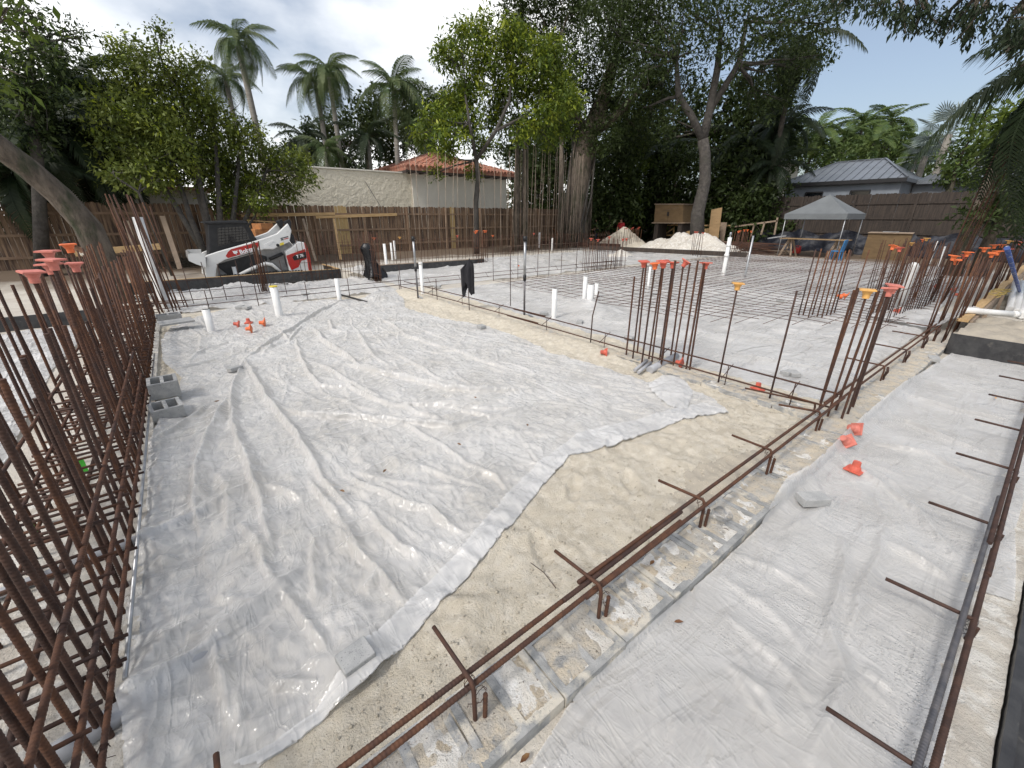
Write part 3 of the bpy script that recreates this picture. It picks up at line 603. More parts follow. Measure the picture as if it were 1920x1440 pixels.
for p in ((395, 585), (490, 575), (580, 562), (653, 551), (752, 543), (300, 600)):
    B = at(*p); bar('upright', (B.x, 11.0, -.06), (B.x, 11.0, .40), .0085, run4, 'rust_dark')
for k in range(9): bar('spacer', (5.5 + k, 10.9, .10), (5.5 + k, 11.05, .24), .006, run4, 'rust_dark')
# ---- left cage
cage = thing('rebar_cage', 'dense rusty bar cage standing along the left footing', 'rebar cage', (-.85, 4.8, 0))
rs = random.Random(4); y = 1.02; k = 0
while y < 10.5:
    for x, zt in ((-.625, 1.33), (-1.06, 1.40)):
        z = zt + rs.uniform(-.05, .05); lx, ly = rs.uniform(-.035, .035), rs.uniform(-.05, .05); yy = y + rs.uniform(-.03, .03) + (.08 if x < -.9 else 0)
        if y < 2.2 and x > -.9: z -= .02
        bar('bar', (x, yy, -.08), (x + lx, yy + ly, z), .0105, cage, rs.choice(('rust', 'rust_bright')) if y > 6.2 else ('rust' if rs.random() < .7 else 'rust_dark'), y < 5.2)
    if y < 5.5 and rs.random() < .6: bar('lap_bar', (-.655, y + .02, -.05), (-.66 + rs.uniform(-.02, .02), y + .02 + rs.uniform(-.04, .04), rs.uniform(1.05, 1.16)), .0105, cage, 'rust_dark', True)
    y += .172
for x in (-.602, -1.035):
    for z in (.13, .31, .55): bar('chord', (x, .7, z), (x + .01, 5.6, z + .012), .0105, cage, 'rust', True); bar('chord', (x - .025, 4.9, z + .012), (x - .02, 10.6, z), .0105, cage, 'rust')
bar('chord', (-.585, 1.9, .05), (-.575, 7.4, .075), .010, cage, 'galv'); bar('chord', (-.83, .7, .20), (-.83, 10.5, .20), .0125, cage, 'rust_dark')
y = 1.1
while y < 10.4:
    z = rs.choice((.12, .29, .29, .53)); bar('stirrup', (-1.12, y, z + .02), (-.56, y + rs.uniform(-.03, .03), z + rs.uniform(0, .03)), .0085, cage, 'rust_dark')
    if rs.random() < .8: bar('stirrup', (-1.11, y + .06, .31), (-.57, y + .05, .325), .0085, cage, 'rust')
    y += .16
for i in range(24): tie(MB(), (-.602 - rs.choice((0, .433)), 1.2 + i * .172, rs.choice((.13, .31, .55))), .018, 70 + i).build('tie_wire', 'rust_dark', cage, True)
for x, y, z in ((-.9, 3.95, .17), (-1.0, 3.1, .2), (-.98, 2.35, .33)):
    MB().box((x, y, z), (.03, .012, .11), .3).build('spacer_clip', 'green_tag', cage)
for k in range(2):
    one(MB().tube([(-2.4, 1.45 + 1.3 * k, -.01), (-1.2, 1.62 + 1.25 * k, .035), (-.62, 1.76 + 1.2 * k, .028), (-.48, 1.83 + 1.2 * k, .0), (-.25, 1.95 + 1.2 * k, -.04)], .045 - .018 * k, 10), 'conduit', 'pvc_grey', ('thick grey conduit passing under the cage at lower left', 'thinner grey conduit passing under the cage beside the blocks')[k], 'conduit', (-1, 1.7 + 1.2 * k, 0), True)
# ---- generic clusters
def cluster(label, bars, r=.0115, m='rust', ribs=False, name='rebar_column', hoops=()):
    B = [(at(px, py) if not isinstance(px, Vector) else px, t) for px, py, t in bars]; c = sum((b for b, _ in B), Vector()) / len(B)
    o = thing(name, label, 'rebar', (c.x, c.y, 0)); tops = []
    rs = random.Random(len(bars) * 7 + int(c.x * 100))
    for b, t in B:
        z = topz(b, t); lean = Vector((rs.uniform(-.03, .03), rs.uniform(-.03, .03), 0)) * z; T = b + lean + Vector((0, 0, z)); tops.append(T)
        bar('bar', b - Vector((0, 0, .1)), T, r * rs.uniform(.9, 1.1), o, m if rs.random() < .7 else 'rust_dark', ribs)
    for hz_ in hoops:
        xs = [b.x for b, _ in B]; ys = [b.y for b, _ in B]; a0, a1, b0, b1 = min(xs) - .02, max(xs) + .02, min(ys) - .02, max(ys) + .02
        MB().tube([(a0, b0, hz_), (a1, b0, hz_), (a1, b1, hz_), (a0, b1, hz_), (a0, b0, hz_)], .006, 5).build('hoop', 'rust_dark', o, True)
    return o, tops
clA, tA = cluster('cluster of thirteen tall rusty bars rising from the middle wall', [(1174, 666, 518), (1186, 674, 493), (1195, 662, 488), (1203, 681, 497), (1216, 675, 492), (1222, 681, 495), (1237, 674, 495), (1239, 688, 489), (1257, 674, 493), (1262, 685, 493), (1278, 685, 488), (1287, 688, 493), (1294, 688, 497)], .0115, 'rust', True)
clB, tB = cluster('corner cluster of rusty bars where the two block walls meet', [(1535, 768, 540), (1540, 750, 545), (1551, 783, 548), (1566, 770, 545), (1577, 787, 546), (1589, 777, 545), (1598, 765, 540)], .0105, 'rust', True)
clC, tC = cluster('cluster of bright rusty bars out in the wire mat bay', [(1498, 588, 468), (1507, 586, 466), (1516, 592, 470), (1524, 586, 467), (1533, 590, 472), (1542, 592, 466), (1550, 588, 470), (1557, 590, 468), (1565, 584, 470), (1592, 582, 468)], .0125, 'rust_bright')
stakes = {}
for key, lab, b, t in (('yel', 'single bar stake wearing a yellow cap', (1347, 715), 535), ('s2', 'bare bar stake between the yellow-capped stake and the corner cluster', (1443, 746), 545),
    ('s4', 'bar stake at mid wall carrying the black rag', (880, 583), 495), ('s5', 'tall thin bar stake left of the black rag', (957, 570), 462), ('s6', 'short bar stake in front of the pale pipe by the mid wall', (820, 565), 523),
    ('s8', 'bar stake on the back run nearest the black rag', (925, 522), 457), ('s9', 'bar stake on the back run with an orange tag low down', (971, 518), 452), ('s10', 'bar stake on the back run beside the tall white slat', (1008, 514), 450),
    ('s11', 'bar stake on the back run, third before the back cage', (1029, 514), 448), ('s12', 'leaning bar stake on the back run, second before the back cage', (1052, 511), 470), ('s13', 'bar stake on the back run next to the back cage', (1080, 508), 455), ('s14', 'bar stake standing by the far end of the crossing runs', (752, 541), 497)):
    B = at(*b); T = B + Vector((0, 0, topz(B, t))); o = thing('rebar_stake', lab, 'rebar', B); bar('bar', B - Vector((0, 0, .12)), T, .0095, o, 'rust_dark'); stakes[key] = T
B = at(1107, 646); o = tag(MB().tube([B - Vector((0, 0, .1)), B + Vector((0, 0, .45)), B + Vector((.03, -.06, .83))], .0095, 8).build('rebar_stake', 'rust_dark', None, True, origin=B), 'kinked bar stake on the middle wall left of the tall bar cluster', 'rebar')
# ---- right-hand cages along the near wall
def row(name, label, p0, p1, n, h, r=.010, m='rust', jit=.04, levels=(), depth=0.0, cat='rebar cage', lean=(0, 0)):
    p0 = Vector(p0); p1 = Vector(p1); c = (p0 + p1) / 2; o = thing(name, label, cat, (c.x, c.y, p0.z)); rs = random.Random(n + int(c.x * 31)); tops = []
    d = (p1 - p0).normalized(); side = Vector((-d.y, d.x, 0)) * depth
    for i in range(n):
        for s in ((0,) if not depth else (0, 1)):
            q = p0 + (p1 - p0) * (i / max(1, n - 1)) + side * s + d * rs.uniform(-jit, jit)
            T = q + Vector((lean[0] + rs.uniform(-.05, .05) * h, lean[1] + rs.uniform(-.05, .05) * h, h * rs.uniform(.93, 1.03)))
            bar('bar', q - Vector((0, 0, .06)), T, r, o, m if rs.random() < .7 or m == 'rod_pale' else rs.choice(('rust', 'rust_dark', 'rust_bright')), False); tops.append(T)
    for z in levels:
        for s in ((0,) if not depth else (0, 1)): bar('chord', p0 + side * s + Vector((0, 0, z)) - d * .1, p1 + side * s + Vector((0, 0, z)) + d * .1, r * .8, o, m)
    return o, tops
rE, tE = row('rebar_cage', 'rusty bar cage behind the big white riser pipe', (10.3, 1.75, -.05), (13.9, 1.62, -.05), 20, 1.38, .008, 'rust', .05, (.25, .6), .32)
rF, tF = row('rebar_cage', 'dense far cage of rusty bars left of the leaning tall bundle', (14.2, 2.6, -.05), (18.4, 2.5, -.05), 18, 1.30, .0085, 'rust', .05, (.3, .6), .4)
rG, tG = row('rebar_column', 'bundle of very tall bars leaning right beyond the wall cages', (13.8, 1.5, -.05), (14.6, 1.55, -.05), 6, 3.55, .009, 'rust', .05, (), .22, 'rebar', (.55, -.25))
for i, (x, n, lab) in enumerate(((9.6, 4, 'bar cluster on the near wall beside the rounded black form board'), (10.6, 4, 'bar cluster on the near wall second past the black form board'), (12.0, 4, 'bar cluster on the near wall third past the black form board'), (13.6, 4, 'bar cluster on the near wall fourth past the black form board'), (15.6, 5, 'bar cluster on the near wall fifth past the black form board'), (18.0, 5, 'bar cluster on the near wall sixth past the black form board'), (20.6, 6, 'bar cluster on the near wall farthest past the black form board'))):
    o, t = row('rebar_column', lab, (x, .86, -.02), (x + .32, .86, -.02), n, 1.27, .010, 'rust', .04, (.2,), .22, 'rebar'); stakes['w%d' % i] = t
# ---- back cages
rH, tH = row('rebar_cage', 'back cage of thin bars beside the black bag', (2.9, 14.25, -.06), (4.75, 14.25, -.06), 20, 1.45, .008, 'rust', .03, (.25, .6, .95))
rH2, tH2 = row('rebar_cage', 'back cage wing of thin bars running away behind the black bag', (4.78, 12.75, -.06), (4.78, 14.2, -.06), 18, 1.45, .008, 'rust', .03, (.25, .6, .95))
rI, tI = row('rebar_cage', 'low row of bars along the back of the slab before the fence', (5.2, 18.1, -.06), (22.5, 17.7, -.06), 95, 1.05, .009, 'rust', .08, (.12, .5, .95))
rJ, tJ = row('rebar_column', 'slim bar column in the back middle bay with orange caps', (9.85, 15.0, -.06), (10.35, 15.0, -.06), 5, 1.4, .010, 'rust', .03, (.15, .7), .35, 'rebar')
rK, tK = row('rebar_cage', 'long bar cage at the right end of the back run', (12.0, 10.95, -.06), (14.0, 10.75, -.06), 15, 1.16, .0095, 'rust', .04, (.12, .28), .22)
rL, tL = row('rebar_column', 'bar column under red caps in front of the tall sand heap', at(1171, 463), at(1199, 462), 8, 1.15, .011, 'rust_bright', .03, (), .3, 'rebar')
rM, tM = row('rebar_column', 'small bar column in front of the wide sand heap', at(1299, 480), at(1313, 480), 4, 1.15, .011, 'rust', .03, (), .3, 'rebar')
rN, tN = row('rebar_column', 'thick bar column beside the galvanised pole in the far bay', at(1374, 478), at(1399, 478), 9, 1.2, .012, 'rust', .03, (.3, .6), .35, 'rebar')
rO, tO = row('rebar_screen', 'screen of very tall thin bars before the big banyan', (15.2, 20.0, -.05), (21.2, 20.0, -.05), 30, 5.5, .013, 'rod_pale', .12, (.3,), 0, 'rebar')
rP, tP = row('rebar_screen', 'sparse very tall thin bars in front of the cream neighbour wall', (8.6, 18.6, -.05), (15.0, 19.6, -.05), 15, 4.5, .010, 'rod_pale', .3, (), 0, 'rebar', (.1, .05))
rQ, tQ = row('rebar_column', 'bundle of tall bars by the white post left of the loader', (-.75, 11.5, -.05), (-.2, 11.3, -.05), 9, 2.25, .011, 'rust', .05, (.2,), .3, 'rebar', (-.15, .1))
rR, tR = row('rebar_cage', 'open row of bars in front of the black boards left of the loader', (-.55, 12.2, -.06), (2.0, 12.2, -.06), 9, .92, .0085, 'rust_dark', .06, (.3, .55))
rS, tS = row('rebar_column', 'bundle of bars tied in a knot before the loader', at(494, 548), at(504, 546), 5, 1.25, .0115, 'rust', .02, (), .1, 'rebar')
# ---- wire mat in the far right bay
mat_ = thing('rebar_mat', 'rebar mat lying over plastic across the far right bay', 'rebar', (15, 6, .05)); rs = random.Random(8)
def sag(x, y): return .05 + .02 * math.sin(x * 1.3 + y) + .012 * math.sin(y * 2.7)
def polybar(name, pts, r, parent, m): return MB().tube(pts, r, 5).build(name, m, parent, True)
x = 7.3
while x < 24:
    y1 = 10.4; y0 = 1.45 + max(0, (9.6 - x)) * 1.3 + rs.uniform(0, .12)
    polybar('mat_bar', [(x + .02 * math.sin(t), y0 + (y1 - y0) * t / 14, sag(x, y0 + (y1 - y0) * t / 14)) for t in range(15)], .0052, mat_, 'rust'); x += .34
y = 1.6
while y < 10.4:
    x0 = 7.3 + max(0, (3.6 - y) * .9) + rs.uniform(0, .15)
    polybar('mat_bar', [(x0 + (24 - x0) * t / 20, y + .02 * math.sin(t * 1.3), sag(x0 + (24 - x0) * t / 20, y) + .013) for t in range(21)], .0052, mat_, 'rust'); y += .34
# ================================================================ caps
def cap_mesh(m, hole=False):
    mb = MB(); p = .058
    mb.add([(-p, -p, .060), (p, -p, .060), (p, p, .060), (-p, p, .060), (-p, -p, .071), (p, -p, .071), (p, p, .071), (-p, p, .071), (-p * .8, -p * .8, .075), (p * .8, -p * .8, .075), (p * .8, p * .8, .075), (-p * .8, p * .8, .075)],
           [(3, 2, 1, 0), (0, 1, 5, 4), (1, 2, 6, 5), (2, 3, 7, 6), (3, 0, 4, 7), (4, 5, 9, 8), (5, 6, 10, 9), (6, 7, 11, 10), (7, 4, 8, 11), (8, 9, 10, 11)])
    mb.lathe([(.021, -.008), (.027, -.008), (.029, .03), (.034, .035), (.044, .062)], (0, 0, 0), 14)
    return mb.mesh('rebar_guard', m, False)
CAPS = {k: cap_mesh('cap_' + k) for k in ('orange', 'red', 'pink', 'yellow')}
def cap(label, pos, k='orange', tilt=(0, 0), rz=None, s=1.0, group=None):
    o = bpy.data.objects.new('rebar_guard', CAPS[k]); link(o, None, pos); o.rotation_euler = (tilt[0], tilt[1], random.uniform(0, 1.5) if rz is None else rz); o.scale = (s, s, s); return tag(o, label, 'rebar cap', group)
dn = Vector((0, 0, .045))
for i, l in ((1, 'red cap on the left end of the thirteen-bar cluster'), (3, 'lower orange cap second from left on the thirteen-bar cluster'), (4, 'red cap third from left on the thirteen-bar cluster'), (5, 'red cap fourth from left on the thirteen-bar cluster'), (6, 'red cap touching its neighbour, fifth on the thirteen-bar cluster'), (8, 'steeply tilted red cap on the thirteen-bar cluster'), (12, 'red cap on the right end of the thirteen-bar cluster')):
    cap(l, tA[i] - dn, 'orange' if i == 3 else 'red', (.5, .35) if i == 8 else (random.uniform(-.12, .12), random.uniform(-.12, .12)))
cap('yellow cap on the lone stake right of the thirteen-bar cluster', stakes['yel'] - dn, 'yellow', (.03, .04))
cap('yellow cap on the corner bar cluster', tB[2] - dn, 'yellow', (0, .03), .3); cap('front pink cap on the corner bar cluster', tB[5] - dn, 'pink', (-.06, .1), .2); cap('rear pink cap on the corner bar cluster', tB[6] - dn, 'pink', (.1, -.05), .5)
WT = [('orange', 0, 1, 'orange cap leftmost of the front pair on the wall clusters'), ('orange', 0, 5, 'orange cap second of the front pair on the wall clusters'), ('red', 1, 3, 'red cap highest beside the leaning white pipe'), ('orange', 1, 1, 'orange cap on the near bar of the second wall cluster'), ('orange', 1, 6, 'flat orange cap behind the second wall cluster'), ('orange', 2, 2, 'orange cap on the third wall cluster'), ('orange', 2, 5, 'orange cap farther back on the third wall cluster'), ('red', 3, 2, 'red-orange cap on the fourth wall cluster'), ('orange', 3, 5, 'orange cap at the back of the fourth wall cluster'), ('orange', 4, 3, 'orange cap on the fifth wall cluster'), ('red', 4, 6, 'red cap on the fifth wall cluster'), ('yellow', 5, 3, 'yellowish cap on the sixth wall cluster'), ('yellow', 6, 4, 'yellowish cap on the farthest wall cluster')]
for k, i, j, l in WT:
    if l: cap(l, stakes['w%d' % i][j] - dn, k, (random.uniform(-.1, .1), random.uniform(-.1, .1)))
cap('orange cap tilted on the cage bar left of the riser pipe', tE[1] - dn, 'orange', (.3, .1)); cap('orange cap on the cage behind the riser pipe', tE[7] - dn, 'red', (.1, .2))
for i, j in enumerate((2, 5, 9)): cap(('yellow cap on the left of the dense far cage', 'yellow cap in the middle of the dense far cage', 'orange cap on the right of the dense far cage')[i], tF[min(j * 4, 35)] - dn, ('yellow', 'yellow', 'orange')[i])
cg = sorted([c for c in cage.children if c.name.startswith('bar')], key=lambda c: WL[c].y); done = 0
outer = [c for c in cg if WL[c].x > -.9]
for tx, ty, l in ((90, 467, 'pink cap alone above the group on the left cage'), (73, 483, 'thin pink cap at the left of the group on the left cage'), (98, 488, 'broad pink cap in the middle of the group on the left cage'), (79, 497, 'lowest pink cap of the group on the left cage'), (120, 491, 'rightmost pink cap of the group on the left cage'), (130, 453, 'highest orange cap on the left cage')):
    P = onX(tx, ty, -.63); c = min(outer, key=lambda c: abs(WL[c].y - P.y)); outer.remove(c)
    q = c.rotation_quaternion @ Vector((0, 0, 1)); L_ = (P.z - WL[c].z - .04) / q.z; key = c.data; c.scale.z = c.scale.z * L_ / ((c.scale.z) * max(v.co.z for v in key.vertices)); T = WL[c] + q * L_
    cap(l, T - Vector((0, 0, .03)), 'orange' if tx == 130 else 'pink', (random.uniform(-.06, .06), random.uniform(-.06, .06)), s=.8)
for i, j in enumerate((1, 4, 8, 12, 14)): cap(('red cap on the left end of the back-run cage', 'red cap second on the back-run cage', 'red cap in the middle of the back-run cage', 'red cap fourth on the back-run cage', 'red cap on the right end of the back-run cage')[i], tK[j * 2] - dn, 'red')
for i, j in enumerate((0, 3, 6, 9, 12, 15)): cap(('leftmost', 'second', 'third', 'fourth', 'fifth', 'rightmost')[i] + ' red cap on the bar column before the tall sand heap', tL[j] - dn, 'red', group='red caps before the tall sand heap')
for i, j in enumerate((0, 3, 6)): cap(('left', 'middle', 'right')[i] + ' red cap on the small column before the wide sand heap', tM[j] - dn, 'red', group='caps on the small far column')
for i, j in enumerate((0, 4, 8, 12, 16)): cap(('leftmost', 'second', 'middle', 'fourth', 'rightmost')[i] + ' orange cap on the thick far bar column by the galvanised pole', tN[j] - dn, 'orange', group='caps on the thick far column')
for i, j in enumerate((0, 3, 6, 8)): cap(('leftmost', 'second', 'third', 'rightmost')[i] + ' orange cap on the slim bar column in the back middle bay', tJ[j] - dn, 'orange', group='caps on the slim back column')
for i, j in enumerate((8, 14, 30, 41, 55)): cap(('orange', 'yellow', 'red', 'orange', 'red')[i] + ' cap on the low back row of bars, ' + ('leftmost', 'second from left', 'third from left', 'fourth from left', 'rightmost')[i], tI[j] - dn, ('orange', 'yellow', 'red', 'orange', 'red')[i])
# caps lying about
def lay(px, py, k, l, rot=(math.pi, 0), z=-.03, s=1.0, dz=.072):
    p = at(px, py, z); cap(l, p + Vector((0, 0, dz)), k, rot, s=s)
lay(1602, 882, 'red', 'red cap upside down on the right plastic strip', (math.pi, 0), -.045, 1.0)
lay(1590, 812, 'pink', 'pink cap on its side at the wall edge, upper of two', (1.9, .5), -.0, 1.0, .06); lay(1578, 832, 'pink', 'pink cap tucked under the plastic at the wall edge, lower of two', (2.3, -.4), -.0, 1.0, .055)
lay(1420, 730, 'red', 'red cap upside down on the middle wall by the corner', (math.pi, 0), 0); lay(1127, 665, 'red', 'red cap on its side on the sand by the middle wall', (1.7, .4), -.0, 1, .04); lay(1268, 684, 'red', 'red cap between the feet of the thirteen-bar cluster', (1.6, 1), 0, 1, .04)
lay(440, 612, 'red', 'leftmost loose cap on the big sheet between the pipe stubs', (1.8, .3), -.02, 1.1, .05); lay(463, 622, 'orange', 'nearest loose cap on the big sheet between the pipe stubs', (1.5, .9), -.02, 1.1, .05); lay(466, 605, 'red', 'farthest loose cap on the big sheet between the pipe stubs', (math.pi, 0), -.02, 1.1); lay(488, 610, 'orange', 'rightmost loose cap on the big sheet between the pipe stubs', (1.7, -.5), -.02, 1.2, .05)
lay(1570, 558, 'orange', 'left of two crumpled orange caps on the wire mat', (1.8, .4), .06, 1.2, .05); lay(1580, 556, 'orange', 'right of two crumpled orange caps on the wire mat', (2.2, .9), .06, 1.2, .05)
lay(1675, 586, 'red', 'red cap lying at the foot of the white riser pipe', (1.7, .3), .02, 1.2, .05); lay(1752, 540, 'red', 'red cap lying on the far mat, left of three', (1.6, .2), .05, 1.1, .05); lay(1782, 546, 'red', 'red cap lying on the far mat, middle of three', (1.9, .8), .05, 1.1, .05); lay(1790, 556, 'red', 'red cap lying on the far mat, right of three', (1.5, -.3), .05, 1.1, .05)
cap('orange cap tagged low on the back-run stake', at(971, 500) + Vector((0, 0, 0)), 'orange', (1.2, .2), s=.8)
# ================================================================ pipes and poles
def pipe(label, b, t, r, m='pvc', z=-.06, name='pipe_stub', capd=False, lean=None, collar=None):
    B = at(*b, z); h = topz(B, t[1]) - B.z if not isinstance(t, (int, float)) else t
    T = B + Vector((0, 0, h)); mb = MB()
    if lean: T = T + Vector(lean)
    o = thing(name, label, 'pipe', B); ax = (T - B).normalized()
    wall = .006
    if capd: mb.tube([B, T - ax * .03, T, T + ax * r * .45, T + ax * r * .7], [r, r, r, r * .8, .01], 16)
    else:
        n = 16; mb.tube([B, T], r, n, False); mb.tube([T - ax * .25, T], r - wall, n, False)
        k = len(mb.v)
        for i in range(n): j = (i + 1) % n; mb.f.append((n + i, n + j, 3 * n + j, 3 * n + i))
    mb.build('tube', m, o, True)
    if collar:
        for f, rr, hh, cm in collar: c = B + (T - B) * f; MB().tube([c - ax * hh / 2, c + ax * hh / 2], r * rr, 16).build('collar', cm, o, True)
    return o
pipe('tall flat white post standing by the back left bar bundle', (312, 580), (262, 407), .088)
pipe('leaning white pipe stub at the left end of the big sheet', (397, 622), (383, 580), .06, z=-.02)
pp = pipe('grey-white pipe stub with a coloured tape rim', (524, 592), (510, 536), .07, z=-.02, collar=((.985, 1.06, .02, 'decal_yellow'),))
pipe('white pipe stub in front of the loader', (446, 532), (440, 500), .055); pipe('white pipe stub at the top edge of the big sheet', (637, 564), (632, 522), .05, z=-.02)
pipe('white pipe stub beside the screw-jack pole', (793, 553), (786, 492), .045, z=-.02, collar=((.97, 1.15, .05, 'pvc'),)); pipe('white pipe stub under the black rag', (885, 543), (884, 517), .06)
pipe('white pipe stub behind the black bag', (726, 510), (722, 457), .05); pipe('middle white pipe behind the black bag', (736, 488), (733, 455), .045); pipe('right white pipe behind the black bag', (742, 486), (740, 451), .045)
pipe('left white slat post in the far back bay', (977, 462), (977, 436), .05); pipe('tallest white slat post in the far back bay', (1011, 465), (1011, 436), .06); pipe('thin white slat post in the far back bay', (1035, 470), (1035, 446), .045)
pipe('front white pipe stub beyond the middle wall', (1038, 599), (1042, 541), .048); pipe('rear left white pipe stub of the group of three', (1095, 566), (1096, 518), .05); pipe('thick middle white pipe stub of the group of three', (1105, 575), (1105, 533), .075); pipe('right white pipe stub of the group of three', (1117, 560), (1115, 531), .045)
pipe('thin white pole behind the thirteen-bar cluster', (1214, 545), (1217, 500), .03)
vp = pipe('tall white pipe with a steel valve on top', (1355, 519), (1371, 445), .062, collar=((.55, 1.25, .08, 'pvc'), (.8, 1.2, .05, 'pvc')))
B = at(1355, 519, -.06); hv = topz(B, 445); MB().lathe([(.05, 0), (.05, .05), (.02, .06), (.02, .12), (.035, .13), (.035, .2), (.015, .22)], B + Vector((0, 0, hv - B.z * 0))).build('valve', 'galv', vp, True)
pipe('galvanised pole beside the thick far bar column', (1396, 522), (1401, 442), .03, 'galv')
pipe('big white riser pipe with a domed cap', (1683, 582), (1708, 497), .085, capd=True, collar=((.88, 1.03, .012, 'pvc'),))
pipe('leaning white pipe behind the orange-capped wall clusters', (1797, 505), (1812, 462), .06, collar=((.97, 1.1, .03, 'galv'),)); pipe('slim white pole left of the leaning pipe', (1742, 495), (1764, 452), .03); pipe('second slim white pole left of the leaning pipe', (1755, 508), (1768, 462), .03)
for l, b, t in (('leaning screw-jack pole at the head of the middle wall', (784, 559), (765, 451)), ('leaning screw-jack pole beside the middle wall', (983, 591), (994, 452))):
    B = at(*b); h = topz(B, t[1]); o = thing('jack_pole', l, 'pole', B); T = B + Vector((0, 0, h)); A = B + (T - B) * .52
    MB().tube([B, A], .020, 10).build('lower_tube', 'steel_dark', o, True); MB().tube([A, T], .026, 10).build('upper_tube', 'galv', o, True); MB().tube([A - Vector((0, 0, .05)), A + Vector((0, 0, .05))], .032, 10).build('collar', 'loader_black', o, True)
    MB().tube([T, T + Vector((0, 0, .09))], [.045, .035], 10).build('head_cap', 'loader_black', o, True)
    MB().tube([B + Vector((0, 0, .06)), B + Vector((.12, -.14, -.04))], .018, 8).build('foot', 'galv', o, True)
for i, (p0, p1, r, l) in enumerate((((1190, 694), (1213, 676), .022, 'left grey conduit stub under the thirteen-bar cluster'), ((1197, 698), (1220, 680), .022, 'right grey conduit stub under the thirteen-bar cluster'), ((1218, 694), (1268, 668), .05, 'thick grey conduit through the wall at the thirteen-bar cluster'))):
    a, b = at(*p0, .0), at(*p1, .03); one(MB().tube([a, b], r, 12), 'conduit', 'pvc_grey', l, 'conduit', a, True)
a, b = at(1826, 583, .24), at(1908, 590, .18); ho = thing('drain_pipe', 'white drain pipe lying across the timber at right', 'pipe', a); MB().tube([a - (b - a) * .25, b], .055, 14).build('tube', 'pvc', ho, True); MB().tube([b - (b - a).normalized() * .1, b], .062, 14).build('socket', 'pvc', ho, True)
for i, (p0, p1, l) in enumerate((((1893, 580), (1897, 545), 'left white pipe leaning in the trench at right'), ((1907, 585), (1908, 548), 'middle white pipe leaning in the trench at right'), ((1916, 592), (1922, 550), 'right white pipe leaning in the trench at right'))):
    a = at(*p0, .0); b = at(*p1, .0) + Vector((0, 0, .25)); one(MB().tube([a, b], .06, 12), 'loose_pipe', 'pvc', l, 'pipe', a, True)
# ================================================================ small things on the near bays
def rough_box(size, c, rz=0, tilt=0):
    M = Matrix.Rotation(rz, 3, 'Z') @ Matrix.Rotation(tilt, 3, 'X'); return MB().box(c, size, M=M)
def hollow(label, c, rz, size=(.39, .19, .19), m='block_clean', tilt=0):
    lx, wy, h = size; mb = MB(); xs = [0, .032, lx / 2 - .016, lx / 2 + .016, lx - .032, lx]; ys = [0, .032, wy - .032, wy]
    for i in range(5):
        for j in range(3):
            x0, x1, y0, y1 = xs[i], xs[i + 1], ys[j], ys[j + 1]
            if j == 1 and i in (1, 3):
                for a, b in (((x0, y0), (x1, y0)), ((x1, y0), (x1, y1)), ((x1, y1), (x0, y1)), ((x0, y1), (x0, y0))): mb.add([(*a, h), (*b, h), (*b, .004), (*a, .004)], [(3, 2, 1, 0)])
                mb.add([(x0, y0, .004), (x1, y0, .004), (x1, y1, .004), (x0, y1, .004)], [(0, 1, 2, 3)])
            else: mb.add([(x0, y0, h), (x1, y0, h), (x1, y1, h), (x0, y1, h)], [(0, 1, 2, 3)])
    for a, b in (((0, 0), (lx, 0)), ((lx, 0), (lx, wy)), ((lx, wy), (0, wy)), ((0, wy), (0, 0))): mb.add([(*a, 0), (*b, 0), (*b, h), (*a, h)], [(0, 1, 2, 3)])
    mb.add([(0, 0, 0), (lx, 0, 0), (lx, wy, 0), (0, wy, 0)], [(3, 2, 1, 0)])
    mb.xf(Matrix.Translation(c) @ Matrix.Rotation(rz, 4, 'Z') @ Matrix.Rotation(tilt, 4, 'X') @ Matrix.Translation((-lx / 2, -wy / 2, 0)))
    return one(mb, 'hollow_block', m, label, 'concrete block', c)
hollow('upper hollow concrete block beside the cage with two dark cores', at(312, 738, .03), .05, (.26, .30, .17)); hollow('lower hollow concrete block half under the plastic by the cage', at(316, 778, -.03), .12, (.26, .30, .12))
hollow('hollow block lying in the sheet edge at the far left corner', at(318, 600, -.03), .1, (.39, .25, .12))
one(rough_box((.5, .26, .03), at(330, 603, .12), .2, .08), 'slab', 'block_clean', 'thin dark slab propped at the far left corner of the sheet', 'slab', at(330, 603, .1))
hb = one(rough_box((.14, .115, .07), Vector((HB.x, HB.y, .028)), .12), 'half_block', 'block_clean', 'half block weighing down the hem of the big sheet', 'concrete block', Vector((HB.x, HB.y, -.05)), bevel=.006)
one(rough_box((.19, .10, .06), at(1524, 936, .0), -.62), 'brick', 'block_clean', 'grey brick resting on the right plastic strip', 'brick', at(1524, 940, -.05), bevel=.004)
DOB = [((441, 692), 'spacer block on the big sheet at the head of the long folds'), ((903, 613), 'spacer block holding the sheet edge near the middle wall'), ((1020, 588), 'spacer block just left of the front pipe stub'), ((1087, 604), 'spacer block right of the front pipe stub'), ((1180, 634), 'spacer block against the thirteen-bar cluster'),
       ((1478, 700), 'left of two spacer blocks near the corner cluster'), ((1488, 701), 'right of two spacer blocks near the corner cluster'), ((1168, 532), 'spacer block at the near edge of the wire mat'), ((1227, 552), 'spacer block under the mat behind the thirteen-bar cluster'), ((1385, 572), 'spacer block under the mat edge by the yellow-capped stake'), ((1463, 564), 'spacer block on the mat left of the bright bar cluster'), ((1497, 550), 'spacer block on the mat beside the bright bar cluster'),
       ((450, 576), 'left spacer block under the back run'), ((462, 577), 'right spacer block under the back run'), ((574, 552), 'spacer block at the middle of the back run'), ((535, 533), 'spacer block before the black form board'), ((820, 537), 'spacer block behind the crossing runs'), ((1750, 673), 'flat spacer block on the far end of the right strip'), ((327, 545), 'grey tile on the back left sheet'), ((1182, 481), 'spacer block in the far bay')]
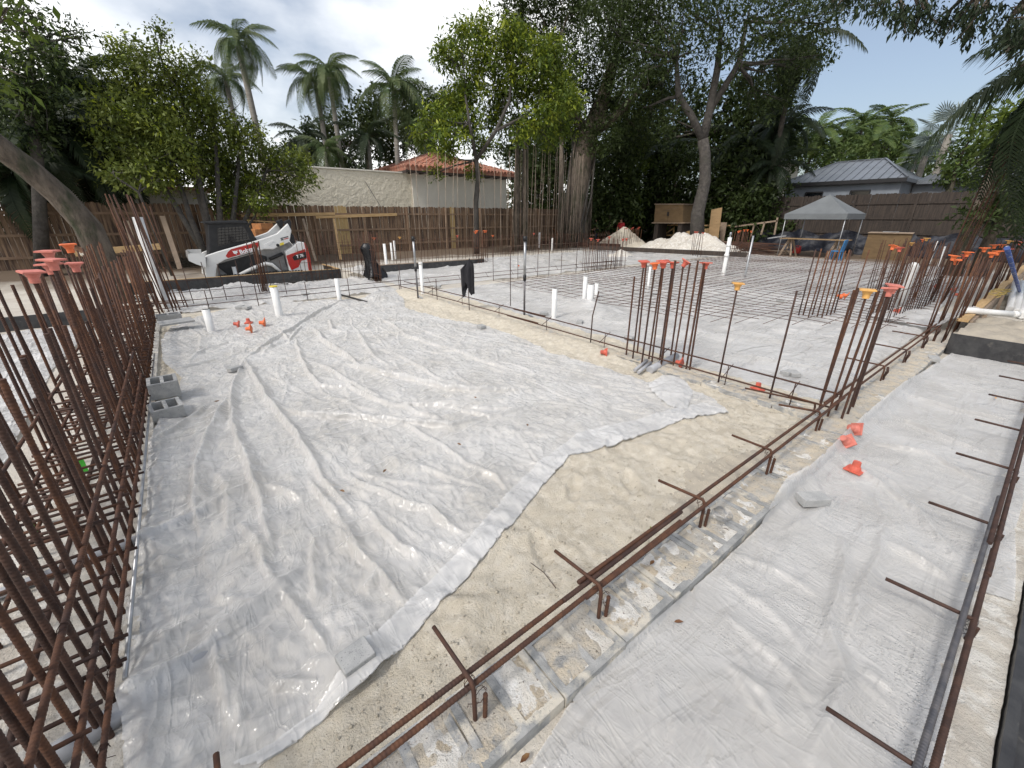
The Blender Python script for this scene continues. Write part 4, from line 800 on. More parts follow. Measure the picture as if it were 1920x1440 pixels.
for i, (p, l) in enumerate(DOB):
    s = (.16, .11, .05) if i < 12 else (.2, .12, .05); c = at(*p, -.01); one(rough_box(s, c + Vector((0, 0, .008)), .4 + i * 1.1, random.uniform(-.1, .1)), 'spacer_block', 'block_clean', l, 'spacer', c, bevel=.004)
# coil of tie wire on the block wall
c = at(1352, 972, .03); wc = thing('wire_coil', 'loose coil of shiny tie wire on the block wall', 'wire', c)
for j in range(9):
    pts = []
    for k in range(25):
        a = k / 24 * 2 * math.pi; q = Vector((.008 * j - .03 + .004 * math.sin(3 * a + j), math.cos(a) * (.055 + .004 * math.sin(j * 2.1)), .03 + math.sin(a) * .038)); pts.append(Matrix.Rotation(-.4 + .05 * j, 3, 'Z') @ q + c)
    MB().tube(pts, .0014, 4, False).build('turn', 'wire', wc, True)
MB().tube([c + Vector((-.03, .05, .03)), c + Vector((-.1, .06, .02)), c + Vector((-.12, .0, .015)), c + Vector((-.04, -.07, .008))], .0014, 4).build('loose_end', 'wire', wc, True)
# stray wires and twigs, fallen leaves
for i, (p0, p1, l) in enumerate((((995, 1055), (1048, 1110), 'thin wire lying on the sand left of the second dowel'), ((1345, 990), (1382, 1005), 'twig lying on the block wall by the wire coil'))):
    a, b = at(*p0, -.02), at(*p1, -.02); one(MB().tube([a, (a + b) / 2 + Vector((.01, .015, .012)), b], .0022, 5), 'wire', 'rust_dark', l, 'wire', a, True)
def leaf(label, px, py, z=-.01, m='leaf_litter', s=.05):
    c = at(px, py, z) + Vector((0, 0, .006)); a = random.uniform(0, 6); mb = MB()
    prof = [(-.5, 0), (-.25, .17), (.1, .2), (.5, 0), (.1, -.2), (-.25, -.17)]
    vs = [(x * s, y * s, .006 + abs(y) * s * .5) for x, y in prof] + [(-.1 * s, 0, 0), (.2 * s, 0, 0)]
    mb.add(vs, [(0, 6, 1), (1, 6, 7, 2), (2, 7, 3), (3, 7, 4), (4, 7, 6, 5), (5, 6, 0)]); mb.xf(Matrix.Translation(c) @ Matrix.Rotation(a, 4, 'Z')); one(mb, 'fallen_leaf', m, label, 'leaf', c)
for p, z, m, l in (((722, 885), .0, 'leaf_litter', 'brown fallen leaf in the middle of the big sheet'), ((642, 923), 0, 'leaf_litter', 'brown fallen leaf beside the long fold of the big sheet'), ((891, 747), 0, 'leaf_litter', 'brown fallen leaf on the far part of the big sheet'), ((861, 835), 0, 'leaf_litter', 'dark fallen leaf right of centre on the big sheet'), ((989, 799), 0, 'leaf_litter', 'brown fallen leaf near the sheet hem'), ((407, 754), 0, 'leaf_litter', 'dark fallen leaf at the left of the big sheet'),
                   ((1272, 1169), -.04, 'leaf_litter', 'brown leaf on the right strip by the wall'), ((984, 1425), -.05, 'leaf_litter', 'curled brown leaf below the block wall'), ((1220, 993), -.02, 'leaf_light', 'small green leaf on the sand by the upper bar'), ((1222, 1058), .01, 'leaf_litter', 'brown leaf on the block wall'), ((1866, 748), -.04, 'cap_yellow', 'yellow leaf on the right strip under the dowels')):
    leaf(l, *p, z, m, .05 if m != 'leaf_light' else .035)
# sand crumbs: uncountable
rs = np.random.RandomState(12); n = 4500
X = rs.uniform(-.3, 4.6, n); Y = 1.06 + rs.exponential(.5, n); k = (Y < 3.2) & ~in_poly(np.stack([X, Y], -1), S1w); X, Y = X[k], Y[k]; Zc = bay_z(X, Y); sz = .0025 + .009 * rs.power(.5, len(X)) ** 3
T = np.array([(1, 0, 0), (-1, 0, 0), (0, 1, 0), (0, -1, 0), (0, 0, .9), (0, 0, -.6)]); V = np.stack([X, Y, Zc + sz * .3], -1)[:, None, :] + T[None] * (sz[:, None, None] * rs.uniform(.7, 1.3, (len(X), 6, 1)))
FQ = np.array([(0, 2, 4), (2, 1, 4), (1, 3, 4), (3, 0, 4), (2, 0, 5), (1, 2, 5), (3, 1, 5), (0, 3, 5)]); mesh_np('sand_crumbs', V.reshape(-1, 3), (FQ[None] + 6 * np.arange(len(X))[:, None, None]).reshape(-1, 3), 'sand', None, True, kind='stuff')
# ---- draped cloths
def drape(name, label, top, bottom, w, m, cat, seed, flare=.6, lobes=5):
    h = top.z - bottom.z; mb = MB(); nr, ns = 22, 26; rs = random.Random(seed); ph = [rs.uniform(0, 6) for _ in range(6)]; vs = []
    for i in range(nr):
        t = i / (nr - 1); ct = top.lerp(bottom, t); rad = w * (.30 + flare * t ** .9 + .13 * math.sin(t * 6 + ph[0]) - .22 * max(0, .12 - t) / .12)
        for k in range(ns):
            a = 2 * math.pi * k / ns; r = rad * (1 + .3 * math.sin(lobes * a + ph[1] + 2 * t) * min(1, t * 2) + .12 * math.sin(11 * a + ph[2] + 5 * t))
            z = -.10 * h * t * math.sin(3 * a + ph[3]) * (t > .75)
            vs.append(ct + Vector((r * math.cos(a), r * math.sin(a) * .7, z)))
    fs = [(i * ns + k, i * ns + (k + 1) % ns, (i + 1) * ns + (k + 1) % ns, (i + 1) * ns + k) for i in range(nr - 1) for k in range(ns)] + [tuple(reversed(range(ns)))]
    mb.add(vs, fs); return one(mb, name, m, label, cat, Vector((bottom.x, bottom.y, bottom.z)), True)
def rag(label, top, h, w, m, seed):
    rs = random.Random(seed); nu, nv = 22, 16; vs = []; ph = [rs.uniform(0, 6) for _ in range(5)]
    for j in range(nv):
        t = j / (nv - 1); sh = min(1, .35 + 3.2 * t)
        for i in range(nu):
            a = 2 * math.pi * i / nu; c, s_ = math.cos(a), math.sin(a); r = w * sh * (1 + .16 * math.sin(3 * a + ph[0] + t) + .10 * math.sin(7 * a + ph[1] + 3 * t)); z = -h * t * (1 + (.22 * math.sin(2 * a + ph[2]) + .10 * math.sin(5 * a + ph[3])) * t * t)
            vs.append(top + RT * (r * c + .05 * t * math.sin(ph[4])) + FW * (r * s_ * .42 + .02 * math.sin(5 * a)) + Vector((0, 0, z + .06 * c * (1 - t))))
    mb = MB(); mb.add(vs, [(j * nu + i, j * nu + (i + 1) % nu, (j + 1) * nu + (i + 1) % nu, (j + 1) * nu + i) for j in range(nv - 1) for i in range(nu)] + [tuple(reversed(range(nu)))]); return one(mb, 'rag', m, label, 'cloth', top - Vector((0, 0, h)), True)
T = stakes['s4']; rag('black rag hung on a stake of the middle wall', T + Vector((0, 0, .05)), .56, .125, 'cloth_black', 6)
B = at(703, 524, -.05); zt = topz(B, 456); drape('plastic_bag', 'big black plastic bag hanging beside the back cage', B + Vector((-.12, .05, zt + .05)), B + Vector((.02, -.02, .03)), .40, 'bag_black', 'bag', 8, .42, 3)
# ================================================================ track loader
YS = 15.2
def lp(z, y=YS): return [((lambda q: (q.x, q.z))(onY(340 + a * .14583, 400 + b * .14583, y))) for a, b in z]
ld = thing('track_loader', 'white and red compact track loader parked in the pit by the fence', 'loader', (2.6, 16.0, -.36))
W = 1.72
def pr(name, z, y0, y1, m, bevel=.012, parent=None): return MB().prism(lp(z), 'y', y0, y1).build(name, m, parent or ld, False, bevel)
arm = [(300, 560), (330, 540), (480, 490), (990, 345), (1100, 310), (1230, 262), (1370, 130), (1418, 220), (1390, 370), (1250, 430), (1180, 465), (1060, 462), (870, 512), (560, 600), (470, 650), (450, 720), (440, 850), (310, 850), (305, 650)]
a1 = pr('lift_arm', arm, YS, YS + .14, 'loader_white', .02); pr('lift_arm', arm, YS + W - .14, YS + W, 'loader_white', .02)
pr('red_panel', [(570, 550), (600, 495), (640, 462), (1000, 365), (985, 440), (955, 472), (600, 575)], YS - .006, YS + .02, 'loader_red', 0, a1)
pr('pivot_cover', [(1060, 400), (1170, 345), (1190, 360), (1120, 420), (1180, 450), (1080, 450)], YS - .008, YS + .02, 'loader_white', .006, a1)
MB().tube([(lp([(1240, 410)])[0][0], YS - .02, lp([(1240, 410)])[0][1]), (lp([(1240, 410)])[0][0], YS + .05, lp([(1240, 410)])[0][1])], .045, 14).build('pivot_pin', 'loader_black', a1, True)
pr('yellow_label', [(1265, 385), (1315, 370), (1320, 400), (1270, 418)], YS - .004, YS + .02, 'decal_yellow', 0, a1)
pr('cab_frame', [(350, 130), (820, 105), (880, 140), (960, 300), (1000, 352), (1000, 520), (480, 640), (372, 600)], YS + .28, YS + W - .28, 'loader_black', .03)
pr('roof', [(262, 122), (300, 108), (780, 92), (872, 112), (880, 134), (345, 142)], YS + .22, YS + W - .22, 'loader_black', .03)
wv = pr('side_window', [(470, 190), (800, 170), (850, 210), (895, 340), (480, 430)], YS + .272, YS + .29, 'glass_dark', 0)
mb = MB()
for i in range(9):
    q0, q1 = lp([(480 + i * 46, 186 - i * 2)])[0], lp([(484 + i * 46, 428 - i * 12)])[0]; mb.tube([(q0[0], YS + .262, q0[1]), (q1[0], YS + .262, q1[1])], .006, 4)
for j in range(6):
    q0, q1 = lp([(474, 215 + j * 40)])[0], lp([(820 + j * 14, 200 + j * 30)])[0]; mb.tube([(q0[0], YS + .266, q0[1]), (q1[0], YS + .266, q1[1])], .006, 4)
mb.build('guard_screen', 'loader_black', wv)
pr('chassis', [(480, 640), (1000, 500), (1062, 470), (1260, 400), (1400, 360), (1455, 420), (1335, 520), (1360, 650), (1410, 770), (1270, 860), (470, 860)], YS + .2, YS + W - .2, 'loader_grey', .02)
pr('side_cover', [(480, 660), (960, 520), (1110, 560), (1120, 660), (1000, 690), (760, 800), (660, 840), (480, 700)], YS + .16, YS + .21, 'loader_black', .01)
eng = pr('engine_cover', [(1335, 490), (1420, 440), (1500, 365), (1580, 372), (1605, 400), (1680, 730), (1680, 800), (1410, 800), (1372, 640)], YS + .02, YS + W - .02, 'loader_white', .03)
pr('tail_strip', [(1578, 374), (1612, 402), (1655, 560), (1682, 735), (1640, 738), (1602, 480)], YS + .008, YS + W - .008, 'loader_red', .006)
pr('red_panel', [(1350, 545), (1590, 458), (1612, 590), (1545, 612), (1510, 692), (1420, 732), (1382, 660)], YS + .014, YS + .04, 'loader_red', .004, eng)
pr('grille', [(1428, 565), (1460, 537), (1600, 492), (1612, 572), (1452, 608)], YS + .006, YS + .03, 'loader_black', .004, eng)
pr('lift_link', [(1330, 110), (1410, 75), (1432, 120), (1424, 250), (1505, 345), (1445, 400), (1400, 330), (1392, 200)], YS + .15, YS + .32, 'loader_black', .015); pr('lift_link', [(1330, 110), (1410, 75), (1432, 120), (1424, 250), (1505, 345), (1445, 400), (1400, 330), (1392, 200)], YS + W - .32, YS + W - .15, 'loader_black', .015)
q0, q1 = lp([(1140, 595)])[0], lp([(1310, 520)])[0]; MB().tube([(q0[0], YS + .1, q0[1]), (q1[0], YS + .1, q1[1])], .05, 12).build('cylinder', 'loader_black', ld, True)
q = lp([(750, 795), (900, 720), (1010, 675), (1090, 648), (1170, 662), (1230, 710), (1290, 760)]); MB().tube([(a, YS + .08, b) for a, b in q], [.05, .055, .06, .06, .055, .05, .04], 10).build('fender', 'loader_white', ld, True)
# tracks
gx0, gx1 = lp([(520, 800)])[0][0], lp([(1560, 800)])[0][0]
for y0 in (YS - .02, YS + W - .34):
    zc, R1 = -.06, .27; loop = [(gx0 + R1 * math.cos(a), zc + R1 * math.sin(a)) for a in np.linspace(math.pi / 2, 1.5 * math.pi, 9)] + [(gx1 + R1 * math.cos(a), zc + R1 * math.sin(a)) for a in np.linspace(-math.pi / 2, math.pi / 2, 9)]
    tk = MB().prism(loop, 'y', y0, y0 + .36).build('track', 'rubber', ld, False, .02); mb = MB()
    for i in range(26): x = gx0 + (gx1 - gx0) * i / 25; mb.box((x, y0 + .18, zc - R1 - .012), (.05, .35, .03)); mb.box((x, y0 + .18, zc + R1 + .012), (.05, .35, .03))
    mb.build('lug', 'rubber', tk)
    for i in range(4): MB().tube([(gx0 + (gx1 - gx0) * (i + .0) / 3, y0 - .01, zc), (gx0 + (gx1 - gx0) * i / 3, y0 + .03, zc)], .16, 16).build('roller', 'loader_grey', tk, True)
bk = MB(); prof = lp([(80, 528), (105, 516), (140, 560), (200, 600), (300, 620), (308, 560), (330, 560), (318, 695), (185, 648), (92, 606)]); bk.prism(prof, 'y', YS - .1, YS + W + .1).build('bucket', 'loader_grey', ld, False, .01)
for yy in (YS - .12, YS + W + .08): MB().prism(lp([(80, 528), (110, 514), (302, 508), (318, 695), (185, 648), (92, 606)]), 'y', yy, yy + .03).build('bucket_side', 'loader_white', ld)
def text_mesh(name, s, size, m, parent, org, dirx, up, bold=0.0, shear=0.0):
    cu = bpy.data.curves.new(name, 'FONT'); cu.body = s; cu.size = size; cu.extrude = .004; cu.offset = bold; cu.shear = shear; cu.resolution_u = 3; tmp = bpy.data.objects.new(name, cu); COL.objects.link(tmp)
    dg = bpy.context.evaluated_depsgraph_get(); me = bpy.data.meshes.new_from_object(tmp.evaluated_get(dg)); bpy.data.objects.remove(tmp); me.materials.clear(); me.materials.append(MATS[m])
    dx = Vector(dirx).normalized(); uz = Vector(up); uz = (uz - dx * uz.dot(dx)).normalized(); nn = dx.cross(uz); M = Matrix.Translation(Vector(org) - WL[parent]) @ Matrix((dx, uz, nn)).transposed().to_4x4(); me.transform(M)
    o = bpy.data.objects.new(name, me); link(o, parent, WL[parent]); return o
def side_text(s, z0, z1, size, m, parent, bold=0, y=YS - .012, shear=0):
    a, b = lp([z0, z1]); text_mesh('lettering', s, size, m, parent, (a[0], y, a[1]), (b[0] - a[0], 0, b[1] - a[1]), (0, 0, 1), bold, shear)
side_text('Bobcat', (758, 522), (980, 462), .155, 'decal_white', a1, .006)
side_text('T 76', (1482, 576), (1610, 548), .125, 'decal_white', eng, .005, YS - .002, .2)
for k, (z0, z1, z2, z3, m) in enumerate((((1274, 318), (1374, 292), (1376, 304), (1276, 330), 'loader_black'), ((1276, 338), (1312, 329), (1314, 342), (1280, 350), 'loader_black'), ((1320, 328), (1378, 312), (1378, 324), (1322, 338), 'loader_red'))):
    pr('decal', [z0, z1, z2, z3], YS - .004, YS + .02, m, 0, a1)
# the cat-head emblem: a blocky white head shape with ears
pr('emblem', [(648, 478), (664, 486), (676, 482), (694, 482), (712, 484), (714, 466), (720, 478), (718, 494), (728, 508), (712, 508), (708, 520), (712, 530), (702, 530), (698, 518), (684, 522), (668, 510), (664, 496)], YS - .012, YS + .005, 'decal_white', 0, a1)
# ================================================================ form boards, timber, rope at mid distance
def board(name, label, parts, cat, base):
    o = thing(name, label, cat, base)
    for nm, m, p0, p1, w, h in parts: MB().beam(p0, p1, w, h).build(nm, m, o, False, .006)
    return o
fbk = board('form_board', 'long black form boards in front of the loader', [('face_board', 'formboard', (-1.7, 14.6, .11), (4.12, 14.55, .10), .03, .30), ('top_plate', 'timber', (-1.7, 14.64, .262), (4.1, 14.6, .252), .045, .025), ('end_board', 'formboard', (4.13, 14.6, .10), (4.13, 16.6, .08), .03, .28), ('top_plate', 'timber', (4.10, 14.65, .25), (4.10, 16.6, .235), .06, .03)], 'form board', (1, 14.6, -.05))
board('form_board', 'dark form board crossing behind the left bar cage', [('face_board', 'formboard', (-8, 11.35, .05), (-1.25, 11.3, .05), .035, .26)], 'form board', (-4, 11.3, -.08))
board('form_board', 'black form board with timber top in the back middle bay', [('face_board', 'formboard', (5.2, 15.3, .06), (10.2, 15.1, .06), .035, .26), ('top_plate', 'timber_grey', (5.2, 15.34, .20), (10.2, 15.14, .20), .10, .03)], 'form board', (7.5, 15.2, -.08))
rb = thing('form_board', 'rounded black form board stepping out from the near wall', 'form board', (8.85, .3, -.06))
pts = [(8.96, .74), (8.90, .735), (8.86, .71), (8.85, .66), (8.85, -1.2)]; mb = MB()
mb.add([(x, y, z) for z in (-.07, .235) for x, y in pts] + [(x + .03, y, z) for z in (-.07, .235) for x, y in pts], [(i, i + 1, i + 6, i + 5) for i in range(4)] + [(i + 15, i + 16, i + 11, i + 10) for i in range(4)] + [(i + 5, i + 6, i + 16, i + 15) for i in range(4)]); mb.build('face_board', 'formboard', rb)
sheet('soil_fill', [(8.9, .72), (24, .72), (24, -3), (8.9, -3)], .05, lambda x, y, d: .12 + fbm(x * 1.5, y * 1.5, 5, .6) * .10 - .20 * sstep(11.2, 12.6, x), 'sand_wet', kind='structure')
tb = thing('timber_plank', 'new yellow timber plank edging the near wall beyond the step', 'timber', (16, .85, .1)); MB().beam((10.55, .80, .17), (24.5, .86, .17), .15, .045).build('plank', 'timber', tb, False, .004); MB().beam((10.7, .70, .06), (24.5, .76, .06), .04, .20).build('backing', 'timber_grey', tb, False, .004)
for x in (11.5, 14, 17, 20, 23): MB().beam((x, .62, -.1), (x, .62, .26), .05, .05, (1, 0, 0)).build('peg', 'timber_grey', tb)
a = at(1853, 545, .2); rp = []
for k in range(60):
    t = k / 59; rp.append(Vector((14.2 + 1.6 * t + .12 * math.sin(k * 1.9), .78 + .14 * math.sin(k * 1.1) - .05 * t, .20 + .035 * math.sin(k * .7) - .15 * max(0, math.sin(k * 1.1 + 1) - .5))))
one(MB().tube(rp, .008, 6), 'rope', 'rope', 'yellow rope snagged over the timber plank', 'rope', (15, .8, .1), True)
P0 = onY(1888, 465, .55); P1 = onY(1924, 590, .35); one(MB().tube([P1, P0], .03, 10), 'pole', 'paint_blue', 'paint-flecked blue pole leaning at the right edge', 'pole', P1, True)
fs = [(10.1, 1.0), (11.9, .72), (12.3, 1.0), (11.9, 1.9), (10.5, 2.1)]
sheet('plastic_sheet', fs, .04, lambda x, y, d: .03 + .17 * sstep(1.15, .85, y) + wrinkle(x, y, .5, 3) + .03 * fbm(x * 3, y * 3, 2), 'film_double', 'loose flap of plastic pulled over the timber plank', 'plastic sheet')
# dark water pipe across the film, black hose arcs
for i, (p0, p1, r, l) in enumerate((((640, 553), (688, 566), .022, 'black pipe poking from the top of the big sheet'),)):
    a, b = at(*p0, .02), at(*p1, .0); one(MB().tube([a, b], r, 10), 'hose', 'cable', l, 'hose', a, True)
# ================================================================ sand heaps
def heap(name, label, c, rx, ry, h, m, seed, res=.12, conical=False, kind=None):
    def zf(x, y, d):
        q = np.hypot((x - c[0]) / rx, (y - c[1]) / ry); q = q * (1 + .25 * fbm(x * .7 + seed, y * .7, 2)); f = np.clip(1 - q, 0, 1)
        f = f ** 1.05 if conical else f * f * (3 - 2 * f); return -.15 + h * f * (1 + (.0 if conical else .55) * fbm(x * .9 + seed, y * .9, 3)) + .09 * fbm(x * 4 + seed, y * 4, 3) * (f > .02)
    poly = [(c[0] + 1.1 * rx * math.cos(a), c[1] + 1.1 * ry * math.sin(a)) for a in np.linspace(0, 2 * math.pi, 25)[:-1]]
    return sheet(name, poly, res, zf, m, label, 'sand heap', kind)
c1 = at(1168, 460); heap('sand_heap', 'tall pointed heap of cream sand at the back', (c1.x, c1.y), 1.9, 1.9, 1.45, 'sand', 1, conical=True)
c2 = at(1290, 470); heap('sand_heap', 'wide low heap of pale crushed rock before the lumber', (c2.x + .3, c2.y + .2), 3.0, 4.2, 1.1, 'limestone', 5)
c3 = at(1085, 458); heap('sand_heap', 'grey mound of spoil at the foot of the banyan', (c3.x, c3.y), 2.2, 2.2, .9, 'soil', 9)
c4 = at(1170, 478); heap('sand_heap', 'small flat heap of pale sand nearest the tall heap', (c4.x - .3, c4.y), 1.0, 1.0, .35, 'limestone', 12)
for i, (p0, p1, l) in enumerate((((1010, 455), (1163, 461), 'long dark steel beam laid on the back bars'), ((1105, 464), (1400, 478), 'long dark form timber edging the far bay'))):
    a, b = at(*p0, .15), at(*p1, .15); one(MB().beam(a, b, .1, .22), 'timber_beam', 'rust_dark' if i == 0 else 'fence_dark', l, 'beam', a)
# ================================================================ fences
def fence(label, p0, p1, h, m, pitch=.152, new=(), post_m=None, zfun=None, rails=(.45, 1.2, 1.95), side=-1):
    p0 = Vector(p0); p1 = Vector(p1); d = (p1 - p0); l = d.length; d.normalize(); nrm = Vector((-d.y, d.x, 0)) * side; o = thing('wood_fence', label, 'fence', (p0 + p1) / 2); rs = random.Random(int(l)); n = int(l / pitch)
    ms = {}
    for mm in {m} | {q[2] for q in new}:
        for v in range(3):
            w = pitch - (.010 if m == 'fence_wood' else -.004); ms[mm, v] = MB().prism([(-w / 2, 0), (w / 2, 0), (w / 2, h - .03 - .02 * v), (w / 2 - .025, h), (-w / 2 + .025, h), (-w / 2, h - .03)], 'y', -.010, .010).mesh('plank', mm)
    rz = math.atan2(d.y, d.x)
    for i in range(n):
        q = p0 + d * (i + .5) * pitch + nrm * rs.uniform(-.006, .006); mm = m
        for a, b, c in new:
            if a <= i * pitch <= b: mm = c
        k = bpy.data.objects.new('plank', ms[mm, rs.randrange(3)]); link(k, o, q + Vector((0, 0, rs.uniform(-.03, .03)))); k.rotation_euler = (0, rs.uniform(-.008, .008), rz)
    pm = post_m or m; np_ = int(l / 2.4)
    for i in range(np_ + 1): q = p0 + d * (i * l / np_) + nrm * .075; MB().box((q.x, q.y, q.z + h / 2 - .02), (.10, .10, h), rz).build('post', pm, o)
    for z in rails: MB().beam(p0 + nrm * .035 + Vector((0, 0, z)), p1 + nrm * .035 + Vector((0, 0, z)), .04, .09).build('rail', pm, o)
    return o
fence('brown plank fence along the back in front of the cream wall', (-16, 23, .02), (22.5, 23, .02), 2.32, 'fence_wood', new=((22.6, 23.2, 'fence_new'), (29.1, 29.45, 'fence_new')), side=-1, post_m='fence_rail')
fence('dark plank fence along the right behind the canopy', (30.6, 0.4, .55), (30.6, 16, .55), 2.42, 'fence_dark', side=1)
for i, (a, b, l) in enumerate((((452, 404), (628, 401), 'left of two long new boards nailed along the back fence'), ((592, 407), (744, 402), 'right of two long new boards nailed along the back fence'))):
    one(MB().beam(onY(*a, 22.86), onY(*b, 22.86), .04, .14), 'board', 'timber', l, 'board', onY(*a, 22.8))
for i, (a, b, m, l) in enumerate((((236, 414), (262, 492), 'timber_grey', 'leaning board nearest the leaning trunk'), ((304, 405), (330, 478), 'timber_grey', 'leaning board between white post and loader'), ((383, 470), (408, 432), 'timber_grey', 'pale leaning board behind the loader bucket'), ((568, 410), (590, 476), 'timber_grey', 'thin stick leaning on the fence behind the loader'), ((626, 410), (632, 440), 'timber', 'short new stick leaning on the fence'))):
    p, q = onY(*a, 21.5), onY(*b, 20.6); q.z = min(q.z, .0) if b[1] > a[1] else q.z; one(MB().beam(p, q, .16 if i < 2 else .1, .03, (0, 1, 0)), 'board', m, l, 'board', q)
for i, (p, l) in enumerate((((190, 468), 'long board lying on trestles behind the left cage'),)):
    one(MB().beam(onY(140, 475, 15.5), onY(300, 462, 15.5), .05, .16), 'board', 'timber', l, 'board', onY(200, 470, 15.5))
# ================================================================ neighbour on the left: cream wall and tiled house
o = thing('garden_wall', 'long cream stucco neighbour wall above the fence', 'wall', (7.5, 25.3, 0)); MB().box((8.15, 25.35, 2.05), (7.6, .3, 4.25)).build('wall_body', 'stucco', o); MB().box((8.15, 25.33, 4.215), (7.68, .38, .07)).build('coping', 'stucco_smooth', o, False, .01)
hs = thing('tiled_house', 'pale neighbour house with a red barrel-tile hip roof', 'house', (15.5, 28.5, 0))
MB().box((15.45, 28.9, 2.15), (7.0, 7.6, 4.5)).build('wall', 'stucco_smooth', hs)
ex0, ex1, ey0, ey1, ez, rzz = 11.4, 19.6, 24.55, 33.3, 4.48, 5.85; rx0, rx1, ry = 15.2, 15.8, 29.0
mb = MB(); mb.add([(ex0, ey0, ez), (ex1, ey0, ez), (ex1, ey1, ez), (ex0, ey1, ez), (15.5, ry - .3, rzz), (15.5, ry + .3, rzz), (ex0, ey0, ez - .16), (ex1, ey0, ez - .16), (ex1, ey1, ez - .16), (ex0, ey1, ez - .16)], [(0, 1, 4), (1, 2, 5, 4), (2, 3, 5), (3, 0, 4, 5), (6, 7, 1, 0), (9, 6, 0, 3), (7, 8, 2, 1), (9, 8, 7, 6)]); rf_ = mb.build('roof', 'roof_tile', hs)
def tiles(A, B_, apexL, apexR, name):
    A, B_, apexL, apexR = map(Vector, (A, B_, apexL, apexR)); e = B_ - A; n = int(e.length / .26); mb = MB(); up = ((apexL + apexR) / 2 - (A + B_) / 2); nrm = e.cross(up).normalized(); nrm = nrm if nrm.z > 0 else -nrm
    slope = (up - e.normalized() * up.dot(e.normalized())); sl = slope.length; slope.normalize()
    for i in range(n):
        t = (i + .5) / n; s = A + e * t
        u0 = (apexL - A).dot(e) / e.dot(e); u1 = (apexR - A).dot(e) / e.dot(e); mx = sl * min(1, t / max(u0, .01), (1 - t) / max(1 - u1, .01)); k = max(1, int(mx / .38))
        for j in range(k):
            a = s + slope * (mx * j / k) + nrm * .045; b = s + slope * (mx * (j + 1) / k) + nrm * .025; mb.tube([a, b], [.105, .085], 7, True)
    o = mb.build(name, 'roof_tile', rf_); o['kind'] = 'stuff'; return o
tiles((ex0, ey0, ez), (ex1, ey0, ez), (15.5, ry - .3, rzz), (15.5, ry - .3, rzz), 'tile_field'); tiles((ex0, ey1, ez), (ex0, ey0, ez), (15.5, ry + .3, rzz), (15.5, ry - .3, rzz), 'tile_field'); tiles((ex1, ey0, ez), (ex1, ey1, ez), (15.5, ry - .3, rzz), (15.5, ry + .3, rzz), 'tile_field')
MB().beam((ex0, ey0 + .03, ez - .2), (ex1, ey0 + .03, ez - .2), .05, .18).build('fascia', 'fence_dark', hs); MB().beam((ex0 + .03, ey0, ez - .2), (ex0 + .03, ey1, ez - .2), .05, .18).build('fascia', 'fence_dark', hs)
for i in range(12): x = ex0 + .4 + i * .68; MB().box((x, ey0 + .3, ez - .24), (.12, .55, .14)).build('rafter_end', 'fence_dark', hs)
# low white outbuilding seen under the left tree
ob = thing('outbuilding', 'white low building glimpsed under the left tree', 'building', (-1.0, 27, 0)); MB().box((-1.2, 27.5, 1.5), (6.0, 3, 3.0)).build('wall', 'stucco_smooth', ob); MB().box((-1.2, 27.4, 3.05), (6.6, 3.6, .12)).build('roof', 'roof_tile', ob); MB().box((-2.0, 25.99, 1.6), (1.1, .03, 1.0)).build('window', 'glass_dark', ob)
# ================================================================ neighbour on the right: metal roof house
h2 = thing('metal_roof_house', 'pale house with a grey standing-seam metal roof behind the right fence', 'house', (38, 10, .5))
ZE = 4.02; yl, yr = 14.35, 7.3; xa = 35.6
MB().box((39.2, 10.8, 2.2), (6.6, 6.5, 3.7)).build('wall', 'wall_white', h2)
A = [(xa, yl, ZE), (xa, yr, ZE), (42.9, yr, ZE), (42.9, yl, ZE)]; RG = [(39.2, 12.2, 5.45), (39.2, 9.5, 5.45)]
mb = MB(); mb.add(A + RG + [(x, y, z - .2) for x, y, z in A], [(0, 1, 5, 4)[::-1], (1, 2, 5)[::-1], (2, 3, 4, 5)[::-1], (3, 0, 4)[::-1], (6, 7, 1, 0)[::-1], (7, 8, 2, 1)[::-1], (8, 9, 3, 2)[::-1], (9, 6, 0, 3)[::-1], (6, 7, 8, 9)]); rf2 = mb.build('roof', 'roof_metal', h2)
nS = 15
for i in range(nS + 1):
    t = i / nS; a = Vector(A[0]).lerp(Vector(A[1]), t); y = a.y
    f = 1 if 9.5 <= y <= 12.2 else ((yl - y) / (yl - 12.2) if y > 12.2 else (y - yr) / (9.5 - yr)); b = a + (Vector((39.2, y, 5.45)) - a) * max(f, .02); MB().beam(a + Vector((0, 0, .03)), b + Vector((0, 0, .03)), .04, .05).build('seam', 'roof_metal', rf2)
for p, q in ((A[0], RG[0]), (A[1], RG[1]), (RG[0], RG[1])): MB().beam(Vector(p) + Vector((0, 0, .04)), Vector(q) + Vector((0, 0, .04)), .12, .06).build('ridge_cap', 'roof_metal', rf2)
MB().beam((xa - .04, yl, ZE - .1), (xa - .04, yr, ZE - .1), .06, .22).build('gutter', 'fascia', h2)
for y in (12.1, 9.5):
    w = MB().box((35.88, y, 3.1), (.06, .95, .55)).build('window', 'glass_dark', h2); MB().beam((35.83, y - .52, 3.4), (35.83, y + .52, 3.4), .05, .09).build('frame', 'fascia', w); MB().beam((35.83, y - .52, 3.1), (35.83, y - .52, 3.4), .05, .09).build('frame', 'fascia', w); MB().beam((35.83, y + .52, 3.1), (35.83, y + .52, 3.4), .05, .09).build('frame', 'fascia', w)
h3 = thing('metal_roof_house', 'lower wing with a metal roof right of the main metal-roof house', 'house', (40, 5.5, .5)); MB().box((41.6, 5.3, 2.1), (6, 4.4, 3.5)).build('wall', 'wall_white', h3)
A = [(38.2, 7.35, 3.95), (38.2, 2.6, 3.95), (45, 2.6, 3.95), (45, 7.35, 3.95)]; RG = [(41.6, 6.2, 5.2), (41.6, 4.4, 5.2)]
